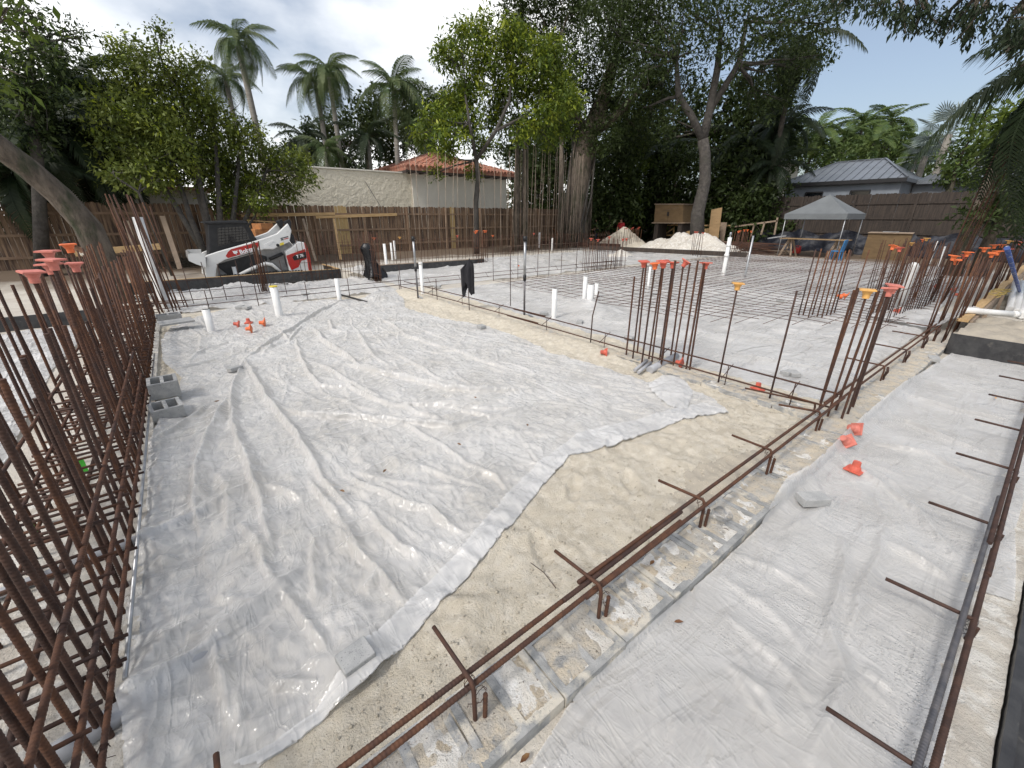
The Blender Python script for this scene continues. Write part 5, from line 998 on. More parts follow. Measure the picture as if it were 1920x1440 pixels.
mb = MB(); mb.add(A + RG + [(x, y, z - .2) for x, y, z in A], [(0, 1, 5, 4)[::-1], (1, 2, 5)[::-1], (2, 3, 4, 5)[::-1], (3, 0, 4)[::-1], (6, 7, 1, 0)[::-1], (7, 8, 2, 1)[::-1], (8, 9, 3, 2)[::-1], (9, 6, 0, 3)[::-1], (6, 7, 8, 9)]); rf3 = mb.build('roof', 'roof_metal', h3)
for i in range(9): y = 7.3 - i * .58; f = 1 if 4.4 <= y <= 6.2 else ((7.35 - y) / 1.15 if y > 6.2 else (y - 2.6) / 1.8); MB().beam((38.2, y, 3.98), Vector((38.2, y, 3.98)).lerp(Vector((41.6, y, 5.23)), max(f, .03)), .04, .05).build('seam', 'roof_metal', rf3)
h4 = thing('white_house', 'white house corner showing through the palms left of the metal roof', 'house', (44, 20, 0)); MB().box((46, 20.2, 3.2), (4, 4.5, 6.4)).build('wall', 'stucco_smooth', h4); MB().box((45.8, 20.2, 6.5), (5, 5.2, .25)).build('roof', 'wall_white', h4); MB().box((43.97, 20.4, 4.6), (.06, 1.3, 1.4)).build('window', 'glass_dark', h4)
# ================================================================ canopy tent and the work yard
tn = thing('canopy_tent', 'grey pop-up canopy tent by the right fence', 'tent', (26.3, 8.2, 0)); X0, X1, Y0, Y1, EZ = 25.0, 27.7, 6.85, 9.5, 1.98; ap = Vector((26.35, 8.17, 2.88))
def lerp3(a, b, t): return Vector(a).lerp(Vector(b), t)
cs = [Vector((X0, Y0, EZ)), Vector((X1, Y0, EZ)), Vector((X1, Y1, EZ)), Vector((X0, Y1, EZ))]; mb = MB()
for i in range(4):
    a, b = cs[i], cs[(i + 1) % 4]; n = 6; rows = []
    for r in range(n + 1):
        t = r / n; l, q = lerp3(a, ap, t), lerp3(b, ap, t); dip = -.10 * math.sin(math.pi * t); rows.append([l.lerp(q, k / n) + Vector((0, 0, dip * (1 - abs(2 * k / n - 1)) - .03 * math.sin(math.pi * t))) for k in range(n + 1)])
    b0 = len(mb.v); mb.v += [tuple(p) for row_ in rows for p in row_]; mb.f += [(b0 + r * (n + 1) + k, b0 + r * (n + 1) + k + 1, b0 + (r + 1) * (n + 1) + k + 1, b0 + (r + 1) * (n + 1) + k) for r in range(n) for k in range(n)]
mb.build('canopy', 'tent', tn, True)
for i in range(4):
    a, b = cs[i], cs[(i + 1) % 4]; o_ = Vector((.012 * (1 if i == 1 else -1 if i == 3 else 0), .012 * (1 if i == 2 else -1 if i == 0 else 0), 0)); MB().beam(a + o_ - Vector((0, 0, .13)), b + o_ - Vector((0, 0, .13)), .012, .26).build('valance', 'tent', tn)
for p in cs: q = p + Vector((.05 if p.x < 26 else -.05, .05 if p.y < 8 else -.05, 0)); MB().tube([(q.x, q.y, -.1), (q.x, q.y, EZ - .02)], .022, 6).build('leg', 'galv', tn, True)
tw = thing('work_table', 'plywood table on sawhorses under the canopy', 'table', (25.4, 8.1, 0)); MB().box((25.4, 8.05, .80), (.8, 2.9, .03)).build('table_top', 'plywood', tw)
for y in (9.1, 7.0):
    for sx in (-1, 1):
        for sy in (-1, 1): MB().beam((25.4 + sx * .35, y + sy * .28, -.08), (25.4 + sx * .1, y + sy * .05, .78), .05, .08).build('leg', 'timber_grey', tw)
    MB().beam((25.15, y, .35), (25.65, y, .35), .04, .09).build('brace', 'timber_grey', tw)
g = at(1493, 474); gc = thing('fuel_can', 'red plastic fuel can on the ground before the table', 'fuel can', g); MB().box((g.x, g.y, .12), (.26, .34, .32)).build('body', 'plastic_red', gc, False, .05); MB().tube([(g.x, g.y - .1, .28), (g.x, g.y - .08, .36), (g.x, g.y + .08, .36), (g.x, g.y + .1, .28)], .02, 6).build('handle', 'plastic_red', gc, True); MB().tube([(g.x, g.y - .13, .26), (g.x, g.y - .15, .36)], .03, 8).build('spout', 'plastic_red', gc, True)
c = Vector((24.6, 6.75, -.08)); ch = thing('plastic_chair', 'blue plastic chair at the right end of the work table', 'chair', c); MB().box(c + Vector((0, 0, .42)), (.45, .45, .04)).build('seat', 'plastic_blue', ch, False, .015); MB().box(c + Vector((0, -.22, .68)), (.44, .04, .5), M=Matrix.Rotation(.12, 3, 'X')).build('backrest', 'plastic_blue', ch, False, .015)
for sx in (-1, 1):
    for sy in (-1, 1): MB().beam(c + Vector((sx * .2, sy * .2, 0)), c + Vector((sx * .18, sy * .18, .41)), .04, .04).build('leg', 'plastic_blue', ch)
c = onX(1652, 470, 27.2); c.z = 0; bx = thing('plywood_box', 'large plywood site box beside the canopy', 'box', (c.x, c.y, 0)); MB().box((c.x + .3, c.y - .1, .48), (1.2, 1.6, 1.25), .15).build('body', 'plywood_dark', bx, False, .01); MB().box((c.x + .3, c.y - .1, 1.125), (1.35, 1.65, .035), .15).build('lid', 'timber_grey', bx); MB().box((c.x + .2, c.y - .1, 1.165), (.3, .6, .03), .2).build('tray', 'galv', bx)
# silt tarp along the fence
tp = []; mb = MB(); n = 70
for i in range(n):
    y = .6 + i * .2; off = .18 * math.sin(i * .9) + .1 * math.sin(i * 2.3); hgt = .95 + .18 * math.sin(i * .55) + .06 * math.sin(i * 1.7)
    for j in range(7): t = j / 6; tp.append((29.4 + off * (1 - t * .5) + .5 * t + .12 * math.sin(j * 1.3 + i * .6), y, -.05 + (hgt + .45) * t * .75 + .05 * math.sin(i * 1.1 + j)))
mb.add(tp, [(i * 7 + j, (i + 1) * 7 + j, (i + 1) * 7 + j + 1, i * 7 + j + 1) for i in range(n - 1) for j in range(6)]); one(mb, 'tarp', 'tarp_black', 'black plastic silt tarp sagging along the right fence', 'tarp', (29.5, 7, -.05), True)
# stock pile of bars, lumber rails, plywood panels
sp = thing('rebar_pile', 'stock pile of rusty bars left of the canopy', 'rebar', (25.5, 11.5, 0)); rs = random.Random(2)
for i in range(46):
    z = -.03 + .5 * (i // 12) / 3.5 + rs.uniform(0, .05); x = 24.2 + rs.uniform(0, 2.6); bar('bar', (x, 9.9 + rs.uniform(-.4, .4), z), (x + rs.uniform(-.4, .4), 14.2 + rs.uniform(-.8, .8), z + rs.uniform(-.03, .06)), .016, sp, rs.choice(('rust', 'rust_dark')))
for i, z in enumerate((.12, .30, .46)): MB().beam((24.0, 11.0 + i, z - .05), (27, 11.0 + i, z - .05), .09, .08).build('bearer', 'timber_grey', sp)
c = onX(1440, 446, 24.4); one(MB().beam(onX(1440, 447, 24.4), onX(1474, 442, 24.4), .12, .06), 'channel', 'galv', 'shiny metal channel lying on the bar pile', 'channel', c)
def lum(label, segs, name='lumber_rail', X=28.6, m='timber', w=.09):
    o = thing(name, label, 'lumber', onX(*segs[0][0], X))
    for a, b in segs: MB().beam(onX(*a, X), onX(*b, X), .05, w).build('board', m, o)
    return o
lum('yellow lumber rail with braces behind the wide sand heap', [((1234, 422), (1372, 423)), ((1236, 424), (1236, 442)), ((1232, 441), (1262, 441)), ((1264, 411), (1263, 440)), ((1238, 424), (1244, 442)), ((1245, 440), (1263, 428)), ((1265, 413), (1281, 433)), ((1286, 416), (1285, 432))])
lum('sloping lumber rail right of the upright plywood', [((1370, 426), (1458, 414)), ((1415, 420), (1408, 443)), ((1434, 417), (1427, 440)), ((1458, 408), (1452, 440))], m='timber_grey')
lum('rusty lumber trestle left of the sand heap', [((1072, 436), (1150, 424)), ((1095, 428), (1103, 440)), ((1134, 425), (1139, 441)), ((1080, 442), (1140, 440))], X=25.5, m='timber_grey')
lum('red painted trestle at the foot of the tall bars', [((1008, 427), (1032, 427)), ((1028, 417), (1053, 448)), ((1010, 428), (1012, 446)), ((1030, 428), (1031, 446))], X=21.5, m='rust_bright')
def panel(label, px, X, m='plywood', th=.025, name='plywood_sheet'):
    mb = MB(); P = [onX(a, b, X) for a, b in px]; mb.add([tuple(p) for p in P] + [(p.x + th, p.y, p.z) for p in P], [(0, 1, 2, 3), (7, 6, 5, 4), (0, 4, 5, 1), (1, 5, 6, 2), (2, 6, 7, 3), (3, 7, 4, 0)]); return one(mb, name, m, label, 'plywood', P[0])
panel('tall plywood sheet standing upright by the wide sand heap', [(1326, 456), (1345, 461), (1354, 389), (1334, 393)], 26.0); panel('grey board leaning behind the upright plywood', [(1349, 452), (1357, 452), (1363, 417), (1351, 417)], 27.0, 'timber_grey'); panel('sloping yellow panel behind the wide sand heap', [(1264, 439), (1328, 445), (1329, 428), (1300, 431)], 27.6, 'timber')
sh = thing('tool_shed', 'plywood tool cabinet with double doors under the trees', 'cabinet', onX(1255, 420, 27)); a, b, c_, d_ = onX(1226, 418, 27), onX(1280, 418, 27), onX(1281, 384, 27), onX(1229, 384, 27)
mb = MB(); Q = [a, b, c_, d_]; mb.add([tuple(p) for p in Q] + [(p.x + 1.2, p.y, p.z) for p in Q], [(0, 1, 2, 3), (7, 6, 5, 4), (0, 4, 5, 1), (1, 5, 6, 2), (2, 6, 7, 3), (3, 7, 4, 0)]); mb.build('carcass', 'plywood_dark', sh)
for t0, t1 in ((.03, .49), (.51, .97)):
    P = [a.lerp(b, t0).lerp(d_.lerp(c_, t0), .06), a.lerp(b, t1).lerp(d_.lerp(c_, t1), .06), a.lerp(b, t1).lerp(d_.lerp(c_, t1), .92), a.lerp(b, t0).lerp(d_.lerp(c_, t0), .92)]
    mb = MB(); mb.add([(p.x - .02, p.y, p.z) for p in P] + [(p.x - .002, p.y, p.z) for p in P], [(0, 1, 2, 3), (7, 6, 5, 4), (0, 4, 5, 1), (1, 5, 6, 2), (2, 6, 7, 3), (3, 7, 4, 0)]); dr = mb.build('door', 'plywood_dark', sh); h_ = a.lerp(b, .47 if t0 < .3 else .53).lerp(d_.lerp(c_, .5), .5); MB().box((h_.x - .05, h_.y, h_.z), (.04, .06, .25)).build('hasp', 'fascia', dr)
MB().beam(a + Vector((.6, .15, .0)), b + Vector((.6, -.15, 0)), 1.3, .06).build('base', 'timber_grey', sh); MB().beam(d_ + Vector((.6, .06, .04)), c_ + Vector((.6, -.06, .04)), 1.3, .05).build('roof', 'timber_grey', sh)
for x, y in ((a.x + .6, a.y - .2), (b.x + .6, b.y + .2)): MB().box((x, y, a.z / 2 - .05), (1.1, .3, a.z + .1)).build('pier', 'fence_dark', sh)
c = onX(1353, 455, 25.6); bu = thing('bucket', 'grey plastic bucket beside the upright plywood', 'bucket', (c.x, c.y, -.08)); MB().lathe([(.13, 0), (.16, .38), (.17, .39), (.15, .39), (.125, .02)], (c.x, c.y, -.08), 14).build('shell', 'pvc_grey', bu, True)
# crates and frame behind the loader
c = onY(502, 446, 19.0); oc = thing('crate', 'orange crate behind the loader', 'crate', (c.x, 19, -.1)); MB().box((c.x, 19.0, c.z + .1), (1.0, .6, .45), .2).build('crate_body', 'crate', oc, False, .02); MB().box((c.x, 19.0, (c.z - .2) / 2), (.9, .5, c.z + .1)).build('stand', 'timber_grey', oc); MB().box((c.x - .1, 18.9, c.z + .42), (.5, .5, .2), .5).build('crate_lid', 'crate', oc)
o = thing('wooden_frame', 'light wooden frame standing behind the loader', 'frame', onY(500, 440, 20.5))
for a, b in (((463, 413), (524, 417)), ((495, 415), (499, 445)), ((508, 416), (512, 445)), ((522, 417), (527, 445)), ((466, 413), (468, 445))):
    p, q = onY(*a, 20.5), onY(*b, 20.5)
    if b[1] == 445: q.z = -.05
    MB().beam(p, q, .04, .06, (0, 1, 0)).build('stick', 'timber', o)
# brush pile left of the bucket: uncountable sticks
rs = np.random.RandomState(3); mb = MB(); c = at(350, 512, -.3)
for i in range(260):
    a = rs.uniform(0, 6.28); r = rs.power(1) * 1.5; p = Vector((c.x + r * math.cos(a), c.y + .4 + .7 * r * math.sin(a), -.3 + .55 * max(0, 1 - r / 1.6) * rs.uniform(.3, 1.1))); d = Vector((rs.normal(), rs.normal(), rs.normal() * .25)).normalized() * rs.uniform(.2, .7); mb.tube([p - d, p + d * .1 + Vector((0, 0, .04)), p + d], [.012, .009, .004], 4, False)
o = mb.build('brush_pile', 'bark', None, origin=c); o['kind'] = 'stuff'
# overhead guy wire
a, b = onY(640, 262, 27), onY(714, 388, 24.0); one(MB().tube([a, a.lerp(b, .5) + Vector((0, 0, -.1)), b], .014, 5), 'guy_wire', 'cable', 'black guy wire slanting down across the cream wall', 'wire', b, True)
# ================================================================ workers
def skin(name, nodes, edges, m, parent, org):
    me = bpy.data.meshes.new(name); me.from_pydata([tuple(Vector(p) - Vector(org)) for p, r in nodes], edges, []); o = bpy.data.objects.new(name, me); link(o, parent, org)
    mo = o.modifiers.new('skin', 'SKIN'); sk = me.skin_vertices[0].data if me.skin_vertices else None
    if sk is None:
        me.attributes; bpy.context.view_layer.objects.active = o
        import bmesh; bm = bmesh.new(); bm.from_mesh(me); bm.verts.layers.skin.verify(); bm.to_mesh(me); bm.free(); sk = me.skin_vertices[0].data
    for i, (p, r) in enumerate(nodes): sk[i].radius = (r, r) if not isinstance(r, tuple) else r
    sk[0].use_root = True; s = o.modifiers.new('sub', 'SUBSURF'); s.levels = s.render_levels = 2; me.materials.append(MATS[m]); return o
def person(label, base, face, shirt, trousers, bend=0.0, hair='hair'):
    o = thing('person', label, 'person', base); Rz = Matrix.Rotation(face, 3, 'Z'); hip = .93; c, s = math.cos(bend), math.sin(bend)
    def T(x, y, z):                                   # x forward, y left; the trunk bends about the hips
        if z > hip: dz = z - hip; x, z = x * c + dz * s, hip - x * s + dz * c
        return Rz @ Vector((x, y, z)) + Vector(base)
    nd = [(T(0, 0, .95), .13), (T(0, 0, 1.15), .125), (T(0, 0, 1.36), .15), (T(0, 0, 1.46), .09), (T(.01, 0, 1.54), .055), (T(.02, 0, 1.62), .085), (T(.02, 0, 1.72), .075),
          (T(0, .19, 1.40), .06), (T(.05, .24, 1.15), .048), (T(.22, .22, .98), .038), (T(.29, .21, .94), .032), (T(0, -.19, 1.40), .06), (T(.05, -.24, 1.15), .048), (T(.22, -.22, .98), .038), (T(.29, -.21, .94), .032),
          (T(0, .10, .90), .095), (T(.04, .11, .50), .065), (T(0, .12, .09), .045), (T(.14, .13, .04), .04), (T(0, -.10, .90), .095), (T(-.02, -.11, .50), .065), (T(-.06, -.12, .09), .045), (T(.08, -.13, .04), .04)]
    ed = [(0, 1), (1, 2), (2, 3), (3, 4), (4, 5), (5, 6), (2, 7), (7, 8), (8, 9), (9, 10), (2, 11), (11, 12), (12, 13), (13, 14), (0, 15), (15, 16), (16, 17), (17, 18), (0, 19), (19, 20), (20, 21), (21, 22)]
    skin('body', nd, ed, 'skin', o, base); g = 1.16
    sub = [0, 1, 2, 3, 7, 8, 11, 12]; rm = {k: i for i, k in enumerate(sub)}; skin('shirt', [(nd[k][0], nd[k][1] * g) for k in sub], [(rm[a], rm[b]) for a, b in ed if a in rm and b in rm], shirt, o, base)
    sub = [0, 15, 16, 17, 19, 20, 21]; rm = {k: i for i, k in enumerate(sub)}; skin('trousers', [(nd[k][0], nd[k][1] * g) for k in sub], [(rm[a], rm[b]) for a, b in ed if a in rm and b in rm], trousers, o, base)
    hp = nd[6][0]; MB().lathe([(.001, .10), (.05, .09), (.085, .04), (.092, 0), (.13, -.01), (.13, -.018), (.088, -.02)], hp + Vector((0, 0, -.0)), 14).build('hat', hair, o, True)
    return o
q = at(1117, 452); person('worker in a grey-green shirt standing beside the trestle', Vector((q.x * .93, q.y * .93, -.02)), 2.6, 'shirt_grey', 'jeans', .1)
q = onX(1166, 420, c1.x + 1.2); person('worker in a red shirt half hidden behind the tall sand heap', Vector((q.x, q.y, .0)), 3.4, 'shirt_red', 'jeans', .25)
q = at(232, 562, -.1); person('stooping worker in a pale shirt behind the left bar cage', Vector((q.x, q.y, -.1)), -2.6, 'stucco_smooth', 'jeans', 1.0)
# ================================================================ vegetation
LRS = np.random.RandomState(21)
def leaf_cloud(centers, spread, per, size, rs, aspect=.42, droop=.25, up=.0):
    """leaves as bent rhombs scattered round twig points; returns verts, quads"""
    n = len(centers) * per; C = np.repeat(centers, per, 0); sp = np.repeat(spread, per)[:, None] if not np.isscalar(spread) else spread
    off = rs.normal(size=(n, 3)); off /= np.linalg.norm(off, axis=1, keepdims=True) + 1e-9; P = C + off * sp * rs.power(2, (n, 1))
    d = off * .6 + rs.normal(size=(n, 3)) * .7; d[:, 2] -= droop; d /= np.linalg.norm(d, axis=1, keepdims=True) + 1e-9
    nn = rs.normal(size=(n, 3)) * .65; nn[:, 2] += .9; s = np.cross(d, nn); s /= np.linalg.norm(s, axis=1, keepdims=True) + 1e-9; w = np.cross(s, d)
    L_ = size * np.clip(rs.lognormal(-.08, .38, (n, 1)), .35, 2.0); b = P; m = P + d * L_ * .48 + w * L_ * .06; t = P + d * L_ - w * L_ * .06
    V = np.stack([b, m + s * L_ * aspect / 2, t, m - s * L_ * aspect / 2], 1).reshape(-1, 3); return V, np.arange(4 * n).reshape(n, 4)
def blob_points(c, r, n, rs, flat=.8, shell=.35):
    u = rs.normal(size=(n, 3)); u /= np.linalg.norm(u, axis=1, keepdims=True); rad = (shell + (1 - shell) * rs.uniform(0, 1, n) ** .6)[:, None]; p = u * rad * r; p[:, 2] *= flat
    p *= (1 + .25 * np.sin(u[:, :1] * 5 + c[0]) + .2 * np.sin(u[:, 1:2] * 7 + c[1])); return np.array(c) + p
def limb(mb, a, b, r0, r1, rs, sag=.12, n=6, seg=6):
    a = Vector(a); b = Vector(b); d = b - a; l = d.length; off = Vector((rs.normal(), rs.normal(), rs.normal() * .5)) * l * sag
    pts = [a + d * t + off * math.sin(math.pi * t) * .6 + Vector((rs.normal(), rs.normal(), rs.normal())) * l * .012 for t in np.linspace(0, 1, n)]; mb.tube(pts, [r0 + (r1 - r0) * t for t in np.linspace(0, 1, n)], seg, True); return pts
def tree(name, label, cat, base, trunks, blobs, leafm, barkm='bark', leaf=.2, per=9, dens=1.0, seed=0, flat=.85, twig=.32, aspect=.42, droop=.25, group=None, shell=.35, limbs=True, extra=None):
    """trunks: list of (points, radii); blobs: list of (centre, radius)"""
    rs = np.random.RandomState(seed + 100); o = thing(name, label, cat, base, group); mb = MB(); tips = []
    for pts, rad in trunks: mb.tube(pts, rad, 10); tips += [(Vector(p), r) for p, r in zip(pts[len(pts) // 2:], rad[len(rad) // 2:])]
    C = []
    for c, r in blobs:
        c = Vector(c)
        if limbs and tips:
            p, rr = min(tips, key=lambda q: (q[0] - c).length); pts = limb(mb, p, c, min(rr * .7, .035 + .045 * r), .018, rs)
            for k in range(3): limb(mb, pts[3], c + Vector((rs.normal(), rs.normal(), rs.normal())) * r * .6, .022, .006, rs, n=4, seg=4)
        n = max(6, int(dens * 62 * r * r)); C.append(blob_points(c, r, n, rs, flat, shell))
    mb.build('trunk', barkm, o, True); C = np.concatenate(C); V, Q = leaf_cloud(C, twig, per, leaf, rs, aspect, droop); mesh_np('crown', V, Q, leafm, o)
    if extra:
        V, Q = leaf_cloud(C[rs.rand(len(C)) < extra[1]] + np.array([0, 0, .12]), twig, per, leaf, rs, aspect, droop); mesh_np('young_foliage', V, Q, extra[0], o)
    return o
def PB(lst, dist, jit=.0, seed=1):                   # crown lumps given in photo pixels at a distance
    rs = np.random.RandomState(seed); out = []
    for b in lst:
        px, py, r = b[:3]; d = dist + (b[3] if len(b) > 3 else rs.uniform(-1, 1) * jit); p = atd(px, py, d); out.append((p, r / pxm(p)))
    return out
def G(p): return Vector((p.x, p.y, float(gz(p.x, p.y))))
# ---- palms
def frond_mesh(name, L_, m, n=52, arch=.9, leaf=.55, droop=.5, seed=0, w=.045, fold=.35):
    rs = np.random.RandomState(seed); V = []; F = []
    def R_(t): return np.array([L_ * (t - .18 * arch * t * t), 0, L_ * arch * (.42 * t - .85 * t * t)])
    mb = MB(); mb.tube([R_(t) for t in np.linspace(0, 1, 8)], [.035 * (1 - t) + .006 for t in np.linspace(0, 1, 8)], 5)
    for i in range(n):
        t = .10 + .9 * i / (n - 1); p = R_(t); tg = R_(min(1, t + .02)) - R_(t - .02); tg /= np.linalg.norm(tg); ln = leaf * (math.sin(math.pi * min(1, .12 + .86 * t)) ** .6) * rs.uniform(.85, 1.1)
        for s in (-1, 1):
            d = np.array([tg[0] * .55, s * .8, fold - .35 + tg[2] * .5 + rs.uniform(-.12, .12)]); d /= np.linalg.norm(d); mid = p + d * ln * .5; tip = p + d * ln * .86 + np.array([0, 0, -droop * ln * rs.uniform(.6, 1.2)]); wv = tg * w * .5
            b = len(mb.v); mb.v += [tuple(p - wv * .6), tuple(p + wv * .6), tuple(mid + wv), tuple(tip), tuple(mid - wv)]; mb.f += [(b, b + 1, b + 2, b + 4), (b + 4, b + 2, b + 3)]
    return mb.mesh(name, m, False)
FR = {}
def fronds(kind):
    if kind not in FR:
        L_, m, ar, lf, dr = {'royal': (3.0, 'leaf_palm', 1.05, .78, .75), 'dark': (2.7, 'leaf_palm_dark', .9, .6, .6), 'near': (2.9, 'leaf_palm_dark', 1.0, .62, .75), 'back': (2.4, 'leaf_back', .8, .6, .4), 'areca': (1.9, 'leaf_palm_dark', .8, .45, .45)}[kind]; FR[kind] = [frond_mesh('frond', L_, m, 54, ar * a, lf, dr, k, w=.05) for k, a in enumerate((.8, 1.0, 1.25, 1.5))]
    return FR[kind]
def palm(name, label, top, kind, n=16, s=1.0, trunk=None, r=.17, seed=0, up=.9, low=-.75, base=None, group=None, shaft=True, bark='bark_palm'):
    top = Vector(top); rs = random.Random(seed); b = base or G(top); o = thing(name, label, 'palm', b, group); pts = trunk or [b, b.lerp(top, .5) + Vector((rs.uniform(-.2, .2), rs.uniform(-.2, .2), 0)), top]
    MB().tube([pts[0] - Vector((0, 0, .2))] + list(pts[1:]), [r * 1.2] + [r * (1 - .25 * i / len(pts)) for i in range(1, len(pts))], 10).build('trunk', bark, o, True)
    if shaft: d = (Vector(pts[-1]) - Vector(pts[-2])).normalized(); MB().tube([top - d * .9 * s, top - d * .3, top + d * .3], [r * .7, r * .85, r * .4], 9).build('crownshaft', 'leaf_palm', o, True)
    M = fronds(kind)
    for i in range(n):
        el = up + (low - up) * (i / (n - 1)) ** .9 + rs.uniform(-.12, .12); az = i * 2.39996 + rs.uniform(-.25, .25); f = bpy.data.objects.new('frond', M[min(3, int(4 * i / n))]); link(f, o, top + Vector((0, 0, .1)))
        f.rotation_euler = (rs.uniform(-.25, .25), -el, az); k = s * rs.uniform(.85, 1.12); f.scale = (k, k, k)
    return o
def PT(px, py, d): return atd(px, py, d)
palm('royal_palm', 'tallest palm standing alone against the sky at left', PT(447, 82, 33), 'royal', 17, .80, seed=3, r=.19, trunk=[G(PT(500, 380, 33)), PT(490, 280, 33), PT(470, 190, 33), PT(447, 88, 33)])
palm('royal_palm', 'front palm of the pair above the cream wall with the bare white trunk', PT(618, 140, 31), 'royal', 17, .74, seed=5, r=.15, trunk=[G(PT(650, 390, 31)), PT(641, 310, 31), PT(628, 220, 31), PT(618, 145, 31)])
palm('royal_palm', 'rear palm of the pair above the cream wall', PT(592, 158, 33), 'royal', 17, .78, seed=6, r=.16)
palm('royal_palm', 'broad palm between the palm pair and the pale green tree', PT(738, 172, 31), 'royal', 19, .92, seed=8, r=.17, up=1.1)
palm('royal_palm', 'small palm half hidden behind the bushy left tree', PT(424, 152, 36), 'royal', 15, .8, seed=9, r=.16)
palm('royal_palm', 'low dark palm beneath the palm pair', PT(572, 262, 30), 'dark', 13, .8, seed=11, r=.12, shaft=False); palm('royal_palm', 'low palm right of the bare white palm trunk', PT(690, 262, 29.5), 'dark', 14, .85, seed=12, r=.12, shaft=False)
palm('royal_palm', 'young palm with a yellowing frond above the cream wall', PT(610, 285, 28.5), 'royal', 12, .62, seed=14, r=.10, shaft=False); palm('royal_palm', 'low palm behind the tiled roof', PT(790, 250, 36), 'royal', 13, .9, seed=15, r=.13)
# right-hand background palms
for i, (px, py, d, s, l) in enumerate(((1672, 228, 52, 1.15, 'slim palm standing highest above the metal roof'), (1618, 236, 50, 1.3, 'feathery palm left of the slim one above the metal roof'), (1585, 262, 47, 1.25, 'full green palm left above the metal roof'), (1530, 250, 44, 1.1, 'palm at the edge of the dark trees by the metal roof'), (1640, 268, 46, 1.0, 'low palm just above the metal roof ridge'), (1725, 280, 46, .9, 'low palm above the wing roof'))):
    palm('palm_tree', l, PT(px, py, d), 'back', 15, s, seed=30 + i, r=.13, group=None)
# fan palm
def fan_palm(label, top, s, m, seed):
    rs = random.Random(seed); o = thing('fan_palm', label, 'palm', G(top)); MB().tube([G(top), top], [.25, .18], 8).build('trunk', 'bark_palm', o, True); top = Vector(top)
    for i in range(17):
        el = 1.2 - 1.7 * i / 16; az = i * 2.4; d = Vector((math.cos(el) * math.cos(az), math.cos(el) * math.sin(az), math.sin(el))); c = top + d * .9 * s; mb = MB(); mb.tube([top, c], .02, 4); sd_ = d.cross(Vector((0, 0, 1))).normalized(); u = sd_.cross(d)
        for k in range(17):
            a = (k / 16 - .5) * 3.6; q = d * math.cos(a) + sd_ * math.sin(a); w = (sd_ * math.cos(a) - d * math.sin(a)) * .04 * s; b = len(mb.v); m1 = c + q * .5 * s; t = c + q * .85 * s - Vector((0, 0, .12 * s)) + u * .05; mb.v += [tuple(c), tuple(m1 + w), tuple(t), tuple(m1 - w)]; mb.f.append((b, b + 1, b + 2, b + 3))
        mb.build('frond', m, o)
fan_palm('silvery fan palm above the wing roof at right', PT(1780, 252, 40), 1.25, 'leaf_silver', 3); fan_palm('second silvery fan palm lower at right of the wing roof', PT(1735, 292, 42), 1.0, 'leaf_silver', 4)
# hanging palm in the dark grove and near palm at right edge
palm('grove_palm', 'palm with dark hanging fronds at the right side of the dark grove', PT(1496, 78, 33), 'near', 13, 1.35, seed=41, r=.16, up=.3, low=-1.3, bark='bark_dark', shaft=False)
palm('grove_palm', 'drooping palm low at the right side of the dark grove', PT(1470, 240, 34), 'dark', 15, 1.1, seed=42, r=.15, bark='bark_dark', shaft=False)
palm('grove_palm', 'dark palm behind the upright plywood', PT(1400, 275, 34), 'dark', 15, 1.15, seed=43, r=.15, bark='bark_dark', shaft=False); palm('grove_palm', 'dark palm over the left corner of the canopy', PT(1445, 318, 33), 'dark', 13, 1.0, seed=44, r=.15, bark='bark_dark', shaft=False); palm('grove_palm', 'dark palm left of the forked trunk', PT(1245, 290, 37), 'dark', 14, 1.1, seed=45, r=.15, bark='bark_dark', shaft=False)
palm('edge_palm', 'near dark palm drooping in from the right picture edge', PT(2075, 130, 14), 'near', 18, 1.0, trunk=[G(PT(2420, 480, 16)), PT(2200, 300, 15), PT(2075, 130, 14)], seed=51, r=.17, up=.6, low=-1.1, bark='bark', shaft=False)
for i, (px, py, d, l) in enumerate(((95, 250, 23.5, 'dark bushy palm behind the leaning trunk'), (175, 300, 24, 'dark palm right of the leaning trunk'), (30, 330, 23.5, 'dark palm at the left picture edge'), (225, 245, 25, 'dark palm behind the bushy left tree'), (120, 180, 26, 'taller dark palm over the leaning trunk'))):
    palm('areca_palm', l, PT(px, py, d), 'areca', 16, 1.5, seed=60 + i, r=.08, bark='bark', shaft=False)
# ---- left trees
lt = [onY(205, 500, 14.0), onY(165, 425, 14.0), onY(112, 367, 13.9), onY(55, 318, 13.8), onY(-20, 262, 13.6), onY(-120, 190, 13.3), onY(-170, 90, 13.2)]
lt[0].z = -.3
tree('leaning_tree', 'thick mottled trunk leaning out of the picture at left', 'tree', Vector((lt[0].x, lt[0].y, -.3)), [(lt, [.30, .26, .235, .22, .21, .2, .16])], PB([(-120, 60, 110), (20, 20, 60), (-60, 140, 70)], 12.5), 'leaf_mid', 'bark', .13, 9, 1.2, 1)
tree('feathery_tree', 'dark tree with fine foliage against the bright cloud at far left', 'tree', G(PT(40, 420, 22)), [([G(PT(40, 420, 22)), PT(70, 300, 22), PT(50, 180, 22), PT(60, 90, 22)], [.22, .16, .12, .06])], PB([(30, 45, 40), (80, 60, 42), (120, 110, 42), (60, 120, 50), (10, 100, 50), (150, 70, 22), (20, 170, 55), (100, 170, 50), (50, 20, 30), (60, 220, 60), (10, 260, 60), (140, 55, 16)], 22, 1.0), 'leaf_dark', 'bark_pale', .13, 12, 1.3, 2, twig=.36, flat=.6)
b = G(onY(392, 440, 20.5))
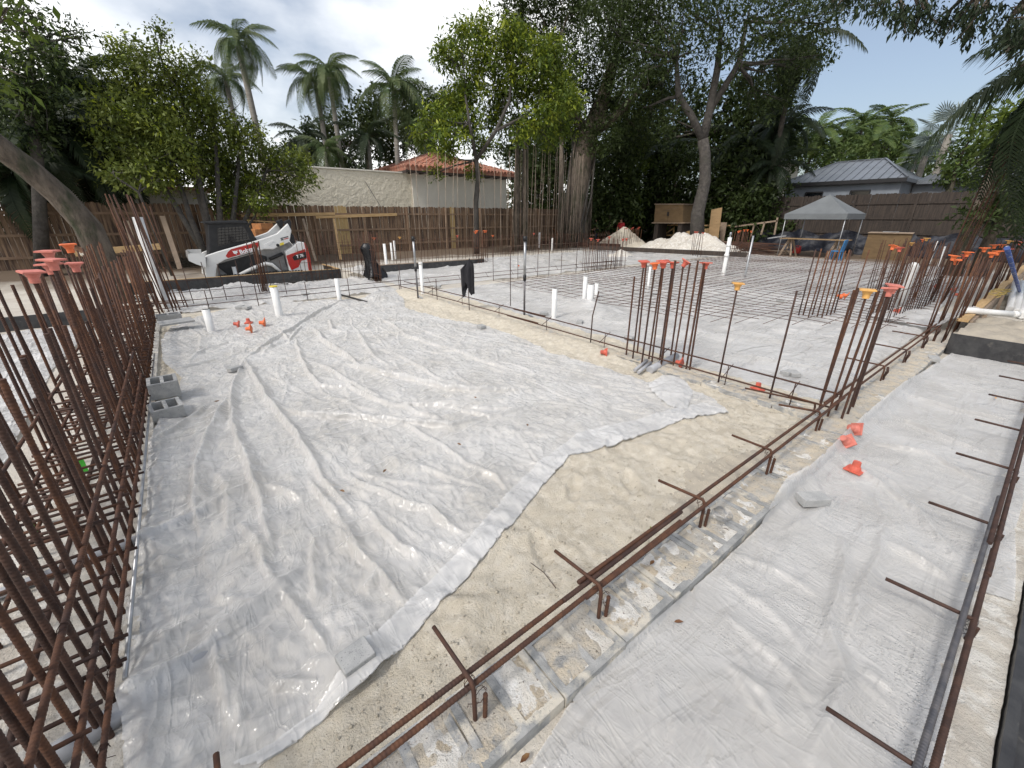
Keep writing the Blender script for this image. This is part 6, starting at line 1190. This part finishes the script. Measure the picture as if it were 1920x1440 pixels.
bush = PB([(240, 105, 34), (290, 120, 36), (225, 150, 40), (285, 165, 46), (350, 175, 44), (230, 210, 50), (300, 230, 56), (370, 225, 50), (420, 240, 44), (465, 262, 40), (500, 300, 38), (540, 315, 32), (570, 335, 22), (250, 280, 52), (330, 300, 56), (400, 310, 52), (450, 330, 44), (500, 355, 34), (540, 360, 26), (280, 330, 40), (420, 375, 34), (480, 385, 24), (300, 60, 16), (340, 130, 30), (390, 190, 30), (225, 330, 26), (560, 300, 22), (375, 120, 20)], 21.5, 1.4, 2)
stems = [([b + Vector((dx * .2, dy * .2, 0)), b.lerp(PT(px, py, 21.3), .35) + Vector((dx * .25, 0, .1)), PT(px, py, 21.3)], [.13, .10, .04]) for dx, dy, px, py in ((-1, 0, 300, 225), (0, .5, 335, 160), (.5, -.5, 400, 200), (1, 0, 450, 290), (0, -1, 345, 260), (-.5, .6, 255, 260), (.8, .8, 500, 320))]
tree('bushy_tree', 'multi-stemmed bushy green tree left above the loader', 'tree', b, stems, bush, 'leaf_olive', 'bark_pale', .125, 13, 2.7, 3, twig=.32, extra=('leaf_light', .12))
tree('understory_tree', 'low light sprays of foliage left of the bushy tree base', 'tree', G(onY(260, 440, 19.5)), [([G(onY(300, 440, 19.5)), onY(260, 360, 19.5), onY(215, 330, 19.5)], [.05, .04, .02])], PB([(212, 318, 20), (235, 345, 16), (300, 335, 18), (262, 328, 12)], 19.8), 'leaf_olive', 'bark_pale', .18, 9, 1.0, 4)
tree('background_tree', 'dark evergreen mass behind the left fence', 'tree', G(PT(120, 420, 29)), [([G(PT(120, 420, 29)), PT(120, 250, 29)], [.3, .15])], PB([(20, 330, 70), (110, 310, 75), (190, 330, 65), (60, 250, 70), (150, 240, 65), (230, 290, 60), (0, 200, 60), (300, 350, 50), (-40, 280, 70), (190, 190, 55), (265, 225, 60), (330, 270, 60), (395, 300, 50), (120, 200, 55)], 29, 1.5, 5), 'leaf_dark', 'bark', .24, 9, 1.3, 5)
# ---- middle background
tree('background_tree', 'dark round-crowned tree behind the palm pair', 'tree', G(PT(660, 380, 38)), [([G(PT(680, 380, 38)), PT(690, 260, 38)], [.3, .2])], PB([(560, 285, 38), (610, 265, 46), (660, 240, 44), (710, 250, 46), (690, 205, 36), (760, 240, 44), (770, 180, 34), (800, 210, 40), (640, 300, 36), (730, 290, 36), (520, 300, 26), (800, 260, 40), (840, 200, 40)], 38, 1.5, 6), 'leaf_dark', 'bark', .26, 9, 1.0, 6)
b = G(onY(893, 440, 20.3)); f1 = onY(897, 335, 20.3); f0 = onY(893, 300, 20.3)
pale = PB([(862, 70, 26), (900, 62, 30), (945, 82, 30), (985, 75, 26), (850, 110, 30), (905, 115, 34), (960, 130, 36), (1010, 105, 32), (1040, 85, 24), (880, 165, 34), (940, 180, 34), (1000, 165, 36), (1045, 150, 34), (1062, 195, 30), (1020, 215, 34), (850, 200, 34), (815, 225, 26), (875, 235, 36), (930, 225, 26), (840, 262, 28), (790, 255, 18), (1060, 245, 22), (985, 245, 26), (905, 275, 22), (1070, 190, 20), (960, 60, 22), (830, 95, 18), (890, 320, 14), (815, 325, 10), (1030, 262, 18), (840, 290, 16)], 24.5, 1.3, 7)
tree('flame_tree', 'pale green feathery tree standing behind the back fence line', 'tree', b, [([b, onY(892, 380, 20.3), f1, f0], [.16, .14, .13, .11]), ([f0, PT(930, 245, 23.5), PT(955, 190, 24), PT(960, 130, 24.5)], [.10, .09, .07, .04]), ([f0, PT(880, 230, 23.5), PT(870, 160, 24.3)], [.10, .07, .04]), ([PT(930, 245, 23.5), PT(980, 220, 24), PT(1030, 180, 24.5)], [.08, .06, .03])], pale, 'leaf_mid', 'bark_pale', .19, 12, 1.7, 7, twig=.36, aspect=.36, extra=('leaf_light', .45))
# ---- banyan and the dark grove
b = G(PT(1078, 448, 31)); bt = [b, PT(1080, 380, 31), PT(1090, 310, 31), PT(1105, 250, 31), PT(1130, 190, 31), PT(1150, 120, 31)]
ban = PB([(960, 20, 36), (1000, 45, 44), (1060, 30, 50), (1120, 40, 54), (1180, 30, 56), (1060, 110, 50), (1130, 120, 58), (1195, 110, 56), (1100, 190, 56), (1180, 190, 54), (1050, 180, 40), (1230, 60, 50), (1240, 150, 50), (1000, -20, 50), (1090, -30, 60), (1180, -40, 60), (1130, 250, 44), (1200, 250, 44), (1020, 120, 36), (975, 60, 26)], 31, 2.0, 8)
tree('banyan_tree', 'huge dark banyan with a fluted trunk behind the tall bars', 'tree', b, [(bt, [1.0, .78, .68, .60, .5, .3]), ([bt[3], PT(1160, 215, 30.5), PT(1210, 160, 30)], [.4, .3, .15]), ([bt[3], PT(1060, 200, 31.5), PT(1040, 120, 31.5)], [.35, .25, .12])], ban, 'leaf_dark', 'bark', .17, 12, 1.3, 8, twig=.36)
bo = [o for o in bpy.data.objects if o.name.startswith('banyan_tree')][0]; rs = np.random.RandomState(4)
for i in range(26):
    a = rs.uniform(0, 6.28); q = b + Vector((math.cos(a) * rs.uniform(.7, 1.15), math.sin(a) * rs.uniform(.7, 1.15), -.1)); t = PT(1095 + rs.uniform(-25, 25), rs.uniform(235, 320), 31) + Vector((rs.normal() * .2, rs.normal() * .2, 0)); MB().tube([q, q.lerp(t, .5) + Vector((rs.normal(), rs.normal(), 0)) * .12, t], [.09 * rs.uniform(.5, 1.4), .06, .045], 6).build('aerial_root', 'bark_pale' if i % 3 else 'bark', bo, True)
for i, (px, w, l) in enumerate(((967, 13, 'left slender trunk among the tall bars'), (982, 15, 'middle slender trunk among the tall bars'), (1050, 12, 'right slender trunk among the tall bars'))):
    g = G(onY(px, 445, 20.9)); t = onY(px + 3, 240, 21.5); r = w / 2 / pxm(g); tree('slender_tree', l, 'tree', g, [([g, g.lerp(t, .5) + Vector((.05, 0, 0)), t], [r, r * .8, r * .5])], [(t + Vector((0, .3, .3)), .8)], 'leaf_dark', 'bark', .2, 8, .8, 70 + i)
b = G(PT(1312, 432, 29)); ft = [b, PT(1308, 400, 29), PT(1322, 340, 29), PT(1322, 290, 29), PT(1318, 262, 29)]
cen = PB([(1130, 20, 46), (1200, 15, 50), (1280, 25, 54), (1350, 20, 54), (1420, 25, 52), (1490, 30, 48), (1540, 45, 34), (1160, 80, 44), (1240, 95, 50), (1310, 90, 46), (1390, 85, 44), (1460, 85, 46), (1520, 95, 34), (1180, 150, 44), (1235, 165, 44), (1290, 150, 30), (1400, 150, 34), (1450, 140, 36), (1495, 130, 26), (1200, 210, 40), (1260, 225, 32), (1420, 200, 34), (1470, 190, 24), (1330, -30, 60), (1240, -40, 60), (1430, -40, 60), (1520, -20, 46), (1570, 20, 26), (1550, 100, 22)], 29, 2.2, 9)
tree('forked_tree', 'big grey-barked tree with a forked trunk in the centre of the grove', 'tree', b, [(ft, [.47, .37, .32, .30, .29]), ([ft[4], PT(1295, 215, 28.6), PT(1272, 180, 28.4), PT(1268, 110, 28.4)], [.22, .19, .17, .10]), ([ft[4], PT(1330, 210, 29), PT(1345, 130, 29), PT(1352, 60, 29)], [.26, .22, .18, .10]), ([PT(1332, 205, 29), PT(1385, 120, 29.5), PT(1400, 40, 29.5)], [.18, .15, .08])], cen, 'leaf_dark', 'bark_pale', .16, 12, .95, 9, twig=.38)
tree('background_tree', 'dark tree mass filling the view behind the forked trunk', 'tree', G(PT(1300, 400, 41)), [([G(PT(1330, 400, 41)), PT(1330, 250, 41)], [.3, .15])], PB([(1215, 245, 46), (1260, 225, 44), (1265, 290, 44), (1310, 270, 44), (1360, 235, 48), (1365, 290, 46), (1410, 240, 46), (1420, 180, 40), (1455, 215, 40), (1400, 300, 44), (1450, 270, 40), (1230, 180, 34), (1310, 190, 34), (1370, 170, 36), (1480, 260, 34), (1170, 260, 44), (1060, 240, 46), (1100, 300, 46), (1020, 250, 40), (1150, 200, 40), (1020, 320, 40), (1470, 150, 26)], 41, 1.2, 31), 'leaf_dark', 'bark_dark', .30, 9, .85, 31)
# understory of the grove: individual shrubs
for i, (px, py, r, d, m, l) in enumerate(((1150, 330, 60, 34, 'leaf_dark', 'dark shrub right of the banyan trunk'), (1215, 330, 62, 38, 'leaf_dark', 'dark shrub behind the tool cabinet'), (1180, 275, 52, 36, 'leaf_mid', 'lighter shrub glimpsed between banyan and forked trunk'), (1270, 320, 46, 35, 'leaf_dark', 'dark shrub left behind the forked trunk'), (1375, 330, 62, 34, 'leaf_dark', 'dark shrub right behind the forked trunk'), (1425, 290, 50, 36, 'leaf_dark', 'tall dark shrub left of the metal-roof house'), (1450, 375, 34, 33, 'leaf_dark', 'dark shrub at the left end of the right fence'), (1135, 395, 50, 39, 'leaf_dark', 'low dark shrub behind the workers'), (1400, 390, 46, 32.5, 'leaf_dark', 'low dark shrub behind the lumber rail'), (1010, 330, 52, 34, 'leaf_dark', 'dark shrub behind the tall bars'), (1045, 270, 46, 36, 'leaf_dark', 'tall dark shrub left behind the banyan trunk'), (975, 280, 40, 37, 'leaf_dark', 'dark shrub behind the right corner of the tiled house'), (1100, 420, 36, 36, 'leaf_dark', 'low dark shrub right of the banyan foot'), (1170, 425, 34, 38, 'leaf_dark', 'low dark shrub behind the tall sand heap'), (1290, 415, 34, 38, 'leaf_dark', 'low dark shrub behind the lumber rail braces'), (1240, 385, 50, 39, 'leaf_dark', 'low dark shrub behind the cabinet'), (1320, 375, 50, 36, 'leaf_dark', 'low dark shrub behind the forked trunk foot'), (1480, 430, 34, 33.5, 'leaf_dark', 'dark bush beside the canopy'))):
    p = PT(px, py, d); rr = r / pxm(p); tree('shrub', l, 'shrub', G(p), [([G(p), p], [.12, .05])], [(p + Vector((.3 * math.cos(k * 2.1), .3 * math.sin(k * 2.1), (k - 1) * rr * .45)), rr * (1 - .12 * k)) for k in range(3)] + [(Vector((p.x, p.y, max(.7, p.z * .4))), rr * .9)], m, 'bark', .26, 9, .8, 90 + i)
# right background
for i, (lst, d, m, l) in enumerate((([(1520, 290, 34), (1560, 300, 34), (1600, 290, 36), (1500, 270, 26), (1540, 260, 26)], 44, 'leaf_back', 'green tree mass left behind the metal roof'), ([(1650, 290, 34), (1700, 285, 34), (1690, 260, 26), (1740, 290, 30), (1620, 265, 26)], 52, 'leaf_back', 'rounded green tree behind the metal roof ridge'), ([(1800, 300, 36), (1840, 280, 38), (1860, 320, 40), (1790, 330, 26), (1830, 240, 26)], 36, 'leaf_back', 'green tree right of the wing roof'), ([(1885, 260, 44), (1915, 320, 50), (1900, 210, 36), (1930, 250, 50), (1870, 240, 30)], 22, 'leaf_mid', 'yellow-green tree at the right edge'), ([(1880, 390, 46), (1920, 410, 50), (1850, 400, 34), (1830, 410, 26), (1930, 360, 50)], 21, 'leaf_dark', 'dark hedge at the right edge beyond the tarp'))):
    B = PB(lst, d, 1.0, 40 + i); c = B[0][0]; tree('background_tree', l, 'tree', G(c), [([G(c), c], [.25, .1])], B, m, 'bark', .24 if d > 30 else .18, 9, 1.0 if d > 30 else 1.3, 120 + i)
# overhanging branches from a tree standing outside the frame at right
b = Vector((12.0, -6.5, 0)); tp_ = PT(1990, -60, 10.5)
ov = PB([(1640, 10, 30), (1690, 25, 28), (1740, 15, 30), (1790, 30, 32), (1840, 25, 34), (1890, 40, 32), (1930, 60, 40), (1600, -10, 30), (1760, 60, 14), (1715, 55, 12), (1820, 70, 14), (1560, 5, 20), (1890, 90, 18), (1920, 120, 24)], 10.5, .8, 11)
tree('overhanging_tree', 'feathery branches hanging in from the top right corner', 'tree', b, [([b, Vector((11.5, -5.5, 3)), tp_ + Vector((0, -1, -.5)), tp_, PT(1850, -40, 10.5), PT(1700, -30, 10.5), PT(1600, -25, 10.6)], [.4, .34, .25, .16, .09, .05, .025])], ov, 'leaf_palm_dark', 'bark', .075, 14, 6.5, 130, twig=.13, aspect=.34, droop=1.4, flat=.55)
# far tree line closing the view beyond everything: too far to tell apart
rs = np.random.RandomState(77); C = []
for i in range(380):
    az = rs.uniform(-75, 75); d = rs.uniform(62, 80); h = rs.uniform(1, 8.5) * (.75 + .35 * math.sin(az * .21)); a = R(AZ - az); C.append(blob_points((d * math.cos(a), d * math.sin(a), h), 2.0, 16, rs, .8, .3))
V, Q = leaf_cloud(np.concatenate(C), .7, 7, .6, rs); mesh_np('distant_trees', V, Q, 'leaf_dark', None, kind='stuff')
